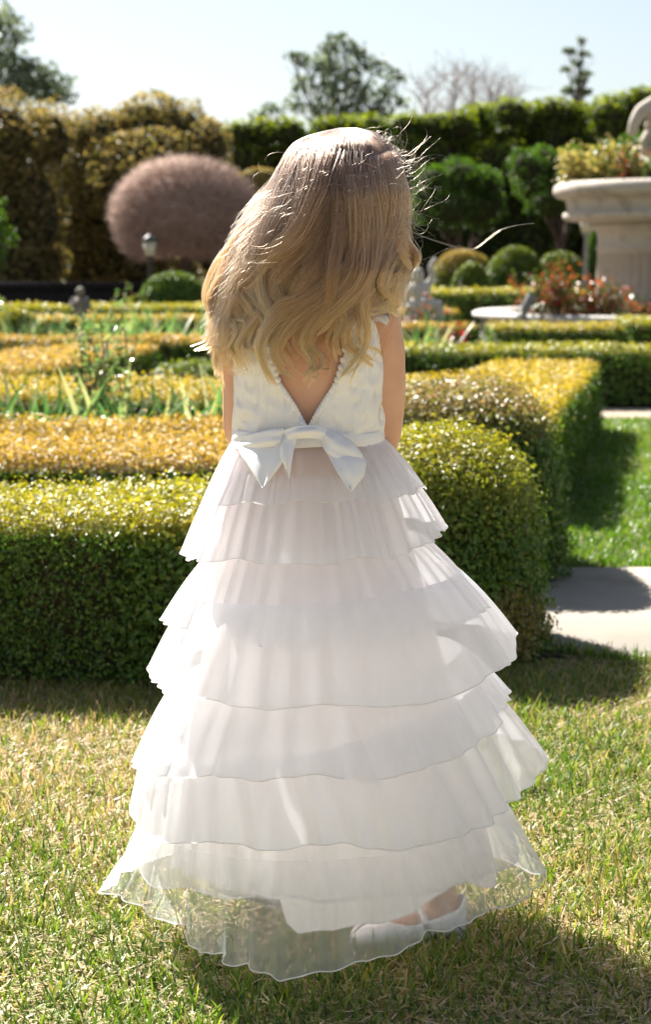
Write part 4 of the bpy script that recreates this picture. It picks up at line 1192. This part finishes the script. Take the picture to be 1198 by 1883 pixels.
# ---------------------------------------------------------------- skirt
# top: left x, right x, y ; hem: left (x, y), middle y, right (x, y)
TIERS = [(((433, 800), (701, 800)), (368, 932), 922, (781, 895)),
         (((405, 862), (745, 862)), (337, 1020), 1036, (821, 968)),
         (((395, 1000), (780, 985)), (316, 1130), 1190, (890, 1102)),
         (((352, 1085), (842, 1045)), (271, 1242), 1304, (957, 1178)),
         (((318, 1255), (848, 1190)), (247, 1402), 1433, (937, 1287)),
         (((262, 1370), (880, 1240)), (240, 1498), 1562, (1000, 1392)),
         (((275, 1440), (905, 1400)), (264, 1592), 1652, (950, 1545)),
         (((264, 1495), (925, 1465)), (214, 1598), 1788, (1003, 1604))]
nth = 640
FR0 = 0.72
TH = np.arange(nth) / nth * 2 * np.pi - np.pi          # 0 faces the camera
sT, cT = np.sin(TH), np.cos(TH)

def hem_line(hem, fr, phase):
    (lx, ly), my, (rx_, ry_) = hem
    pl_, pr_ = P(lx, ly, DG), P(rx_, ry_, DG)
    cx = (pl_[0] + pr_[0]) / 2; rx = (pr_[0] - pl_[0]) / 2
    rf = rx * fr
    zf = float(P(560, my, DG - rf)[2])
    side = pl_[2] * (1 - sT) / 2 + pr_[2] * (1 + sT) / 2
    wgt = np.clip(cT, 0, 1) ** 2
    z = side * (1 - wgt) + zf * wgt
    return cx, rx, rf, z

def tier(i, top, hem, mat, hem_mat, fr=0.95, amp=0.010, nvv=26, name='skirt_tier', hempx=None):
    g = np.random.default_rng(100 + i)
    cx, rx, rf, zh = hem_line(hem, fr, i)
    pt0, pt1 = P(*top[0], DG), P(*top[1], DG)
    tcx = (pt0[0] + pt1[0]) / 2; trx = (pt1[0] - pt0[0]) / 2
    trf = trx * (0.60 if i in (0, 20) else 0.62 + 0.33 * min(1, i / 3))
    tz = pt0[2] * (1 - sT) / 2 + pt1[2] * (1 + sT) / 2
    if hempx is not None:
        hp = np.array(hempx, float)
        Xh = cx + rx * sT; Yh = DG - rf * cT
        for _ in range(3):
            dpt = Yh * cp - (zh - CAMH) * sp
            xp = CX + F * Xh / dpt
            zt_ = P(xp, np.interp(xp, hp[:, 0], hp[:, 1]), Yh)[:, 2]
            wq = np.clip(cT / 0.15, 0, 1)
            zh = zh * (1 - wq) + zt_ * wq
        if i != 20:
            bk = np.clip(-cT / 0.3, 0, 1); zh = zh * (1 - bk) + 0.06 * bk
    fold = np.zeros(nth); fine = np.zeros(nth); zf = np.zeros(nth)
    for k in range(5):
        fold += np.sin(TH * g.integers(4, 11) + g.random() * 6.28) * g.uniform(.4, 1)
    for k in range(8):
        fine += np.sin(TH * g.integers(16, 52) + g.random() * 6.28) * g.uniform(.3, 1)
    for k in range(4):
        zf += np.sin(TH * g.integers(5, 15) + g.random() * 6.28) * g.uniform(.3, 1)
    pleat = np.zeros(nth)
    if i == 7:
        for tk, ak, wk in ((-0.98, .014, .05), (-0.827, .022, .032), (-0.70, .016, .028), (-0.524, .022, .03), (-0.374, .020, .026), (-0.25, .013, .03), (0.12, .010, .04), (0.45, .010, .04), (0.8, .014, .05), (1.1, .012, .05)):
            pleat -= ak * np.exp(-((TH - tk) / wk) ** 2)
    A = np.zeros((nvv, nth, 3))
    for j in range(nvv):
        v = j / (nvv - 1)
        e = v ** 0.94
        r = ((amp * (1 + (0.9 * np.clip(-sT, 0, 1) * np.clip(cT * 3, 0, 1) - 0.75 * np.clip(1 - cT * 3, 0, 1)) * (i == 7))) * (fold * 0.55 * e + fine * 0.27 * (0.25 + 0.75 * v) * (1 - 0.35 * v)))
        r = r + pleat * v ** 1.3
        X_ = (tcx * (1 - e) + cx * e) + (trx * (1 - e) + rx * e + r) * sT
        ryy = trf * (1 - e) + np.where(cT > 0, rf, rx * 0.9) * e + r
        Y_ = DG - ryy * cT
        Z_ = tz * (1 - v) + (zh + zf * 0.003) * v
        # a soft billow
        Z_ = Z_ + 0.004 * math.sin(v * np.pi)
        A[j] = np.stack([X_, Y_, Z_], -1)
    b = MB(); b.grid(A, closev=True)
    o = b.build(name, mat, girl)
    # rolled hem, a fine tube along the edge
    b = MB(); ring = A[-1]; nr = 6; T = np.roll(ring, -1, 0) - np.roll(ring, 1, 0); T /= np.linalg.norm(T, axis=1)[:, None]
    u = np.cross(T, [0, 0, 1.0]); u /= np.linalg.norm(u, axis=1)[:, None]; w = np.cross(T, u)
    B = np.stack([ring + 0.0008 * (math.cos(q) * u + math.sin(q) * w * 1.3) for q in np.arange(nr) / nr * 2 * np.pi], 1)
    b.grid(B, closeu=True, closev=True)
    b.build('hem', hem_mat, o)
    return o, A

for i, (t, l, m_, r_) in enumerate(TIERS):
    last = i == 7
    tier(i, t, (l, m_, r_), M['organza_hem'] if last else (M['organza_mid'] if i == 6 else M['organza']), M['hem'], fr=[FR0, .8, .88, .93, .95, .95, .91, .97][i], amp=[.005, .009, .010, .011, .011, .012, .009, .013][i], name='skirt_tier',
         hempx=[(193, 1598), (235, 1650), (285, 1712), (333, 1764), (375, 1762), (430, 1768), (490, 1776), (520, 1790), (600, 1784), (680, 1776), (740, 1752), (800, 1722), (860, 1702), (930, 1668), (985, 1635), (1003, 1604)] if last else None)
# under layer that shows at the pinched ends of the tiers, and the opaque lining
def lin_z(zh):
    xx = sT
    lift = 1 / (1 + np.exp((xx + 0.16) / 0.035)) * (cT > -0.2)
    lift2 = 1 / (1 + np.exp(-(xx - 0.75) / 0.06))
    return zh + lift * 0.045 + 0.05 * np.exp(-((xx - 0.80) / 0.22) ** 2) * (cT > 0)
tier(20, ((437, 805), (697, 805)), ((320, 1585), 1712, (915, 1600)), M['lining'], M['hem'], fr=0.82, amp=.006, name='skirt_lining', hempx=[(300, 1590), (420, 1632), (516, 1650), (530, 1695), (550, 1715), (610, 1718), (700, 1693), (762, 1670), (820, 1642), (855, 1622), (900, 1632), (940, 1612)])

# ---------------------------------------------------------------- bow
def surfY(x, y):
    x = np.asarray(x, float); y = np.asarray(y, float)
    w, d = torso_w(y)
    st = np.clip((x - 567) / (w + 8), -0.97, 0.97)
    a1 = DG - (d + 0.012) * np.sqrt(1 - st ** 2)
    v = np.clip((y - 800) / 122.0, 0, 1) ** 0.85
    hw = 134 + 72 * v; rf = (134 * pp * 0.62) * (1 - v) + 206.5 * pp * FR0 * v + 0.008
    st = np.clip((x - 571) / hw, -0.97, 0.97)
    a2 = DG - rf * np.sqrt(1 - st ** 2)
    return np.where(y < 800, a1, np.minimum(a2, a1))
def cloth_patch(mb, edgeA, edgeB, depthA, depthB, bulge=0.01, n=24, m=13, rip=0.0022, seed=0):
    """ribbon between two pixel polylines, bulging towards the viewer's side"""
    g = np.random.default_rng(seed)
    eA = np.array(edgeA, float); eB = np.array(edgeB, float)
    t = np.linspace(0, 1, n)
    fa = np.stack([np.interp(t, np.linspace(0, 1, len(eA)), eA[:, k]) for k in (0, 1)], -1)
    fb = np.stack([np.interp(t, np.linspace(0, 1, len(eB)), eB[:, k]) for k in (0, 1)], -1)
    for _ in range(2):
        fa[1:-1] = (fa[:-2] + 2 * fa[1:-1] + fa[2:]) / 4; fb[1:-1] = (fb[:-2] + 2 * fb[1:-1] + fb[2:]) / 4
    da = np.interp(t, np.linspace(0, 1, len(depthA)), depthA); db = np.interp(t, np.linspace(0, 1, len(depthB)), depthB)
    A = np.zeros((n, m, 3)); ph = g.random() * 6
    for j in range(m):
        v = j / (m - 1)
        q = fa * (1 - v) + fb * v
        d = da * (1 - v) + db * v
        d = d - bulge * math.sin(v * math.pi) * np.sin(np.clip(t * 1.1, 0, 1) * np.pi * 0.9 + 0.15) + rip * np.sin(v * 9 + ph + t * 3)
        d = np.minimum(d, -0.004)
        A[:, j] = P(q[:, 0], q[:, 1], d + surfY(q[:, 0], q[:, 1]))
    mb.grid(A)
bow = MB()
D0 = -0.006
cloth_patch(bow, [(524, 786), (500, 788), (462, 798), (430, 806)], [(528, 812), (505, 822), (470, 826), (431, 826)], [D0 - .012, D0 - .016, D0 - .010, D0 + .018], [D0 - .010, D0 - .016, D0 - .008, D0 + .014], 0.010, seed=1)
bo = bow.build('bow', M['satin'], girl)
def ribbon(eA, eB, dA, dB, bulge, seed, name='bow_ribbon', **kw):
    r = MB(); cloth_patch(r, eA, eB, dA, dB, bulge, seed=seed, **kw)
    o = r.build(name, M['satin'], bo)
    md = o.modifiers.new('t', 'SOLIDIFY'); md.thickness = 0.0012
    return o
md = bo.modifiers.new('t', 'SOLIDIFY'); md.thickness = 0.0012
# left tail folding down to a point
ribbon([(431, 812), (444, 840), (462, 870), (483, 897)], [(524, 800), (530, 826), (522, 850), (486, 896)], [D0 + .012, D0 + .004, D0 - .004, D0 - .012], [D0 - .014, D0 - .018, D0 - .018, D0 - .013], 0.008, 2)
# right loop and tail
ribbon([(600, 786), (620, 796), (650, 815), (668, 838)], [(590, 812), (600, 832), (625, 850), (662, 862)], [D0 - .014, D0 - .020, D0 - .018, D0 - .006], [D0 - .012, D0 - .020, D0 - .018, D0 - .008], 0.012, 3)
ribbon([(662, 828), (674, 850), (670, 876), (646, 903)], [(592, 815), (606, 842), (620, 868), (643, 902)], [D0 - .002, D0 - .010, D0 - .014, D0 - .020], [D0 - .016, D0 - .022, D0 - .026, D0 - .022], 0.010, 4)
# knot and gathers
ribbon([(520, 792), (545, 783), (580, 781), (608, 790)], [(522, 812), (545, 806), (580, 806), (606, 816)], [D0 - .010, D0 - .026, D0 - .027, D0 - .012], [D0 - .010, D0 - .028, D0 - .028, D0 - .012], 0.006, 5, name='bow_knot')
ribbon([(546, 806), (540, 830), (536, 860), (533, 880)], [(524, 803), (516, 820), (514, 838), (522, 850)], [D0 - .022, D0 - .024, D0 - .022, D0 - .018], [D0 - .016, D0 - .020, D0 - .020, D0 - .016], 0.004, 6)

# ---------------------------------------------------------------- hair
ky = np.array([234, 240, 250, 265, 285, 310, 350, 400, 450, 500, 550, 600, 640, 680, 720])
kL = np.array([632, 598, 562, 537, 522, 508, 492, 464, 440, 420, 403, 392, 394, 420, 445])
kR = np.array([652, 684, 704, 722, 736, 745, 752, 748, 750, 756, 744, 728, 705, 690, 680])
kb = np.array([.008, .034, .056, .075, .090, .100, .108, .108, .108, .110, .108, .104, .102, .100, .098])
def hair_pos(y, phi, kk):
    L_, R_ = np.interp(y, ky, kL), np.interp(y, ky, kR)
    bb = np.interp(y, ky, kb)
    cx = (L_ + R_) / 2; hw = (R_ - L_) / 2
    return cx + hw * kk * np.sin(phi), DG + 0.008 - bb * kk * np.cos(phi)
NC, NS, NP = 230, 80, 34
allp, allr, allt = [], [], []
s = np.linspace(0, 1, NP)
def end_y(xpx):
    return np.interp(xpx, [380, 440, 480, 520, 560, 600, 640, 690, 740], [580, 595, 600, 610, 615, 610, 585, 570, 545])
for c in range(NC):
    # phi: 0 at the back, +-pi/2 at the sides, beyond it the front strands beside the face
    phc = RG.uniform(-1.95, 1.9) if c % 3 else RG.uniform(-1.3, 1.3)
    y0c = 235 + RG.random() ** 2.4 * 120
    kc = RG.uniform(0.84, 0.985)
    lam = RG.uniform(150, 200); ph = 1.6 * phc + RG.normal() * 0.6
    ampc = RG.uniform(5, 12) if abs(phc) < 1.3 else RG.uniform(4, 8)
    drift = RG.normal() * 0.10
    xe, _ = hair_pos(600, phc, kc)
    y1c = end_y(xe) + RG.normal() * 14 - RG.random() ** 2.5 * 120
    n = NS
    ph_s = phc + RG.normal(size=(n, 1)) * 0.10
    phi_tip = phc + RG.normal(size=(n, 1)) * 0.05 + drift
    y0 = np.clip(y0c + RG.normal(size=(n, 1)) * 14, 235, 430)
    y1 = y1c - np.abs(RG.normal(size=(n, 1))) * 16
    y = y0 + (y1 - y0) * s[None, :]
    g = np.clip((y - 330) / 240, 0, 1) ** 1.2
    phi = ph_s * (1 - g) + phi_tip * g
    kk = kc + RG.normal(size=(n, 1)) * 0.012
    kk = kk - 0.10 * np.exp(-s[None, :] / 0.03)
    x, Y = hair_pos(y, phi, kk)
    gA = np.clip((y - 290) / 230, 0, 1) ** 1.1
    am = ampc * gA * (1 + RG.normal(size=(n, 1)) * 0.15)
    phs = ph + RG.normal(size=(n, 1)) * 0.2
    x = x + am * np.sin(2 * np.pi * (y - 420) / lam + phs) + RG.normal(size=(n, 1)) * 1.3 * gA
    Y = Y + am * pp * 0.8 * np.cos(2 * np.pi * (y - 420) / lam + phs)
    x = x + np.sin(y / 17 + RG.random((n, 1)) * 6.28) * 0.9 + np.sin(y / 41 + RG.random((n, 1)) * 6.28) * 1.6
    allt.append(np.full(n, RG.uniform(0.4, 1.1)))
    allp.append(P(x, y, Y).reshape(-1, 3))
    rr = np.full((n, NP), 0.00030) * (1 - 0.65 * s[None, :] ** 3)
    allr.append(rr.ravel())

# the loose curled locks lying over it: (points in a drawing grid, half width, tone)
def shell_depth(x, y, kk):
    L_, R_ = np.interp(y, ky, kL), np.interp(y, ky, kR)
    sn = np.clip((x - (L_ + R_) / 2) / ((R_ - L_) / 2 + 8), -0.985, 0.985)
    return DG + 0.008 - np.interp(y, ky, kb) * kk * np.sqrt(1 - sn ** 2)
def spline(pts, n):
    p = np.array(pts, float)
    p = np.vstack([2 * p[0] - p[1], p, 2 * p[-1] - p[-2]])
    t = np.linspace(0, len(pts) - 1 - 1e-6, n); i = t.astype(int); u = (t - i)[:, None]
    a, b_, c_, d_ = p[i], p[i + 1], p[i + 2], p[i + 3]
    return 0.5 * (2 * b_ + (c_ - a) * u + (2 * a - 5 * b_ + 4 * c_ - d_) * u ** 2 + (3 * b_ - a - 3 * c_ + d_) * u ** 3)
LOCKS = [
 ([(520,100),(430,280),(300,520),(190,720),(120,860),(150,980),(120,1070),(45,1105)], 26, 1.15, 1.00),
 ([(560,110),(440,300),(330,520),(220,740),(160,900),(195,1040),(150,1150),(165,1235)], 30, 1.10, 1.02),
 ([(600,110),(490,300),(370,560),(260,760),(235,880),(275,980),(235,1090),(270,1200)], 28, 0.95, 1.00),
 ([(640,120),(600,330),(520,540),(400,650),(350,740),(370,860),(420,950),(385,1030)], 34, 1.25, 1.06),
 ([(620,150),(560,400),(480,620),(430,740),(455,850),(520,900),(500,980)], 26, 0.85, 1.03),
 ([(820,260),(850,480),(830,680),(700,800),(560,880),(430,960),(365,1070),(385,1180),(440,1275)], 34, 1.20, 1.09),
 ([(760,200),(800,480),(780,740),(660,860),(520,960),(435,1080),(460,1180),(525,1240)], 30, 1.05, 1.06),
 ([(700,160),(710,420),(660,640),(585,760),(545,850),(590,960),(560,1080)], 30, 0.70, 1.00),
 ([(880,220),(910,450),(890,660),(840,780),(740,870),(620,970),(565,1070),(605,1160),(570,1255)], 32, 1.10, 1.08),
 ([(740,200),(740,500),(705,760),(690,880),(620,990),(600,1070),(655,1130),(650,1190),(600,1200)], 14, 0.8, 1.09),
 ([(980,180),(1050,330),(1035,480),(1055,580),(1100,650),(1075,715),(1000,760),(960,830),(990,900),(1028,948)], 18, 1.05, 1.00),
 ([(960,160),(1010,360),(980,560),(930,690),(915,790),(860,900),(780,980),(775,1080),(840,1130),(905,1185)], 24, 0.9, 1.05),
 ([(930,200),(960,460),(935,690),(885,800),(850,900),(868,1000),(860,1080),(810,1160),(745,1235)], 20, 1.25, 1.08),
 ([(1000,240),(1030,460),(1010,600),(960,700),(940,800),(985,860),(930,900),(830,905)], 18, 1.1, 1.05),
 ([(880,180),(880,450),(845,640),(800,750),(700,850),(600,920),(500,1010),(470,1090)], 28, 1.0, 1.06),
 ([(560,150),(440,420),(310,700),(240,800),(285,870),(330,950),(300,1060),(345,1130)], 24, 1.15, 1.05),
 ([(520,160),(400,420),(270,640),(185,800),(130,880),(180,960),(240,1010),(200,1100)], 24, 1.2, 1.03),
 ([(680,150),(640,400),(560,600),(460,720),(400,830),(350,930),(290,1010),(250,1090),(290,1180)], 30, 1.0, 1.02),
 ([(840,180),(870,420),(850,620),(770,760),(730,860),(760,960),(720,1060),(745,1130)], 26, 0.85, 1.01),
 ([(790,150),(790,420),(750,640),(640,780),(540,860),(450,900),(400,990),(440,1090),(500,1160)], 30, 0.95, 1.03),
 ([(900,150),(990,330),(1000,520),(1040,640),(1080,720),(1020,800),(1010,870)], 14, 1.1, 0.97),
]
for li, (pts, wid, tone, kz) in enumerate(LOCKS):
    for sub in range(4):
        n = 150 if sub == 0 else 75
        offp = np.zeros(2) if sub == 0 else RG.normal(size=2) * [26, 16] * (0.3 if li in (10, 20) else 1)
        wd = wid * (1.0 if sub == 0 else RG.uniform(0.35, 0.7)) / 2.604
        tn = tone * (1 if sub == 0 else RG.uniform(0.6, 1.35))
        p = np.array(pts, float) + offp * np.linspace(0.3, 1.2, len(pts))[:, None]
        if sub: p[1:] += RG.normal(size=(len(pts) - 1, 2)) * [13, 9] * (0.3 if li in (10, 20) else 1)
        gpt = spline(p, NP); gx, gy = 340 + gpt[:, 0] / 2.604, 220 + gpt[:, 1] / 2.604
        tg = np.gradient(np.stack([gx, gy], -1), axis=0); tg /= np.linalg.norm(tg, axis=1)[:, None] + 1e-9
        nx, ny = -tg[:, 1], tg[:, 0]
        prof = np.interp(s, [0, .25, .5, .8, 1], [2.6, 1.8, 1.0, 0.62, 0.2])
        u = RG.normal(size=(n, 1)) * 0.55; v = RG.normal(size=(n, 1)) * 0.55
        tw = s[None, :] * RG.uniform(1.5, 3.2) * (1 if li % 2 else -1)
        a_ = u * np.cos(tw) - v * np.sin(tw); b_ = u * np.sin(tw) + v * np.cos(tw)
        ln = 1 - np.abs(RG.normal(size=(n, 1))) * 0.06
        idx = np.clip(s[None, :] * ln, 0, 1) * (NP - 1)
        GX = np.interp(idx, np.arange(NP), gx); GY = np.interp(idx, np.arange(NP), gy)
        NX = np.interp(idx, np.arange(NP), nx); NY = np.interp(idx, np.arange(NP), ny)
        x = GX + NX * a_ * wd * prof + np.sin(GY / 13 + RG.random((n, 1)) * 6.28) * 0.7 + np.sin(GY / 37 + RG.random((n, 1)) * 6.28) * 1.3
        y = GY + NY * a_ * wd * prof
        y = np.maximum(y, 236)
        lo, hi = np.interp(y, ky, kL) + 3, np.interp(y, ky, kR) - 3
        wt = np.clip((400 - y) / 80, 0, 1)
        x = x + (np.clip(x, lo, hi) - x) * wt
        Y = shell_depth(x, y, kz - 0.02 * (sub > 0) - 0.15 * np.exp(-s / RG.uniform(0.04, 0.26, (n, 1)))) + b_ * wd * 0.45 * prof * pp - 0.004 + 0.05 * kz * 0 + 0.004 * np.sin(s * 7 + li)
        allt.append(np.full(n, tn)); allp.append(P(x, y, Y).reshape(-1, 3))
        allr.append((np.full((n, NP), 0.00030) * (1 - 0.6 * s[None, :] ** 3)).ravel())
# curls hanging free at the left: lifted by the wind
def loose(n, f):
    for q in range(n):
        pts, r = f(q)
        allt.append([1.15]); allp.append(pts); allr.append(np.full(NP, r) * (1 - 0.7 * s ** 2))
def windy(q):
    y0 = RG.uniform(300, 600); ph0 = RG.uniform(-1.75, -0.9) if q % 4 else RG.uniform(-0.8, 1.8)
    y1 = y0 + RG.uniform(60, 200)
    y = y0 + (y1 - y0) * s
    x, Y = hair_pos(y, ph0, 1.0)
    o = RG.uniform(4, 26)
    x = x + np.sign(math.sin(ph0)) * o * s ** 1.5 + 6 * np.sin(s * RG.uniform(3, 10) + RG.uniform(0, 6)) * s
    Y = Y - 0.01 * s + 0.006 * np.sin(s * 6 + q)
    y = np.minimum(y, 690) - 14 * s ** 3 * RG.random()
    return P(x, y, Y), 0.00012
loose(1800, windy)
def fly(q):
    """stray hairs crossing the back of the head and standing off its outline"""
    if q % 3 == 0:
        y0, ph0 = RG.uniform(236, 420), RG.uniform(0.9, 1.9)
    else:
        y0, ph0 = RG.uniform(300, 520), RG.uniform(-0.7, 1.2)
    x0, Y0 = hair_pos(y0, ph0, 1.0)
    a0 = RG.uniform(-2.9, -2.2) if q % 3 else RG.uniform(-1.2, 0.7)
    curv = RG.normal() * 6.5; Ls = RG.uniform(50, 150) if q % 3 else RG.uniform(20, 95)
    ang = a0 + curv * s * 0.8 + 0.4 * np.sin(s * 5 + q)
    if q % 3 and q % 2: ang = np.pi + ang
    dx = np.cumsum(np.cos(ang)) / NP * Ls; dy = np.cumsum(-np.sin(ang)) / NP * Ls * (0.6 if q % 3 else 1)
    x = x0 + dx; y = y0 + dy
    Y = Y0 - 0.004 - 0.022 * np.sin(s * np.pi) * RG.uniform(0.3, 1)
    return P(x, y, Y), 0.00010
loose(380, fly)
def longone(q):
    g = spline([(735, 405), (762, 426), (795, 441), (835, 452), (872, 455), (900, 438), (925, 420), (950, 413), (985, 412)], NP)
    x = g[:, 0] + 1.2 * np.sin(s * 9 + q * 2) * q; y = g[:, 1] + 1.5 * np.sin(s * 17) + q * 2.0 * np.sin(s * 3.0)
    return P(x, y, np.full(NP, DG - 0.03)), 0.00015
loose(2, longone)
HP = np.concatenate(allp).astype(np.float32); HR = np.concatenate(allr).astype(np.float32)
hcv = bpy.data.hair_curves.new('hair')
ncv = len(HP) // NP
hcv.add_curves([NP] * ncv)
hcv.points.foreach_set('position', HP.ravel())
hcv.points.foreach_set('radius', HR)
ta = hcv.attributes.new('tone', 'FLOAT', 'CURVE'); ta.data.foreach_set('value', np.concatenate(allt).astype(np.float32))
hcv.materials.append(M['hair'])
ho = bpy.data.objects.new('hair', hcv); C.objects.link(ho); adopt(ho, girl)
ho['label'] = 'long wavy dark blonde hair'
# scalp layer under the strands
b = MB()
ys = np.concatenate([np.linspace(236, 300, 9), np.linspace(320, 520, 9)]); aa = np.linspace(-2.2, 2.2, 40)
A = np.zeros((len(ys), 40, 3))
for i, y in enumerate(ys):
    x, Y = hair_pos(np.full(40, y), aa, 0.76)
    A[i] = P(x, np.full(40, max(y, 246.0)), Y)
b.grid(A)
M['underhair'] = surf_mat('under_hair', (0.10, 0.062, 0.035), (0.17, 0.11, 0.065), 60, 1.0, 0.3, 200, spec=0.05)
b.build('hair_undercoat', M['underhair'], ho)
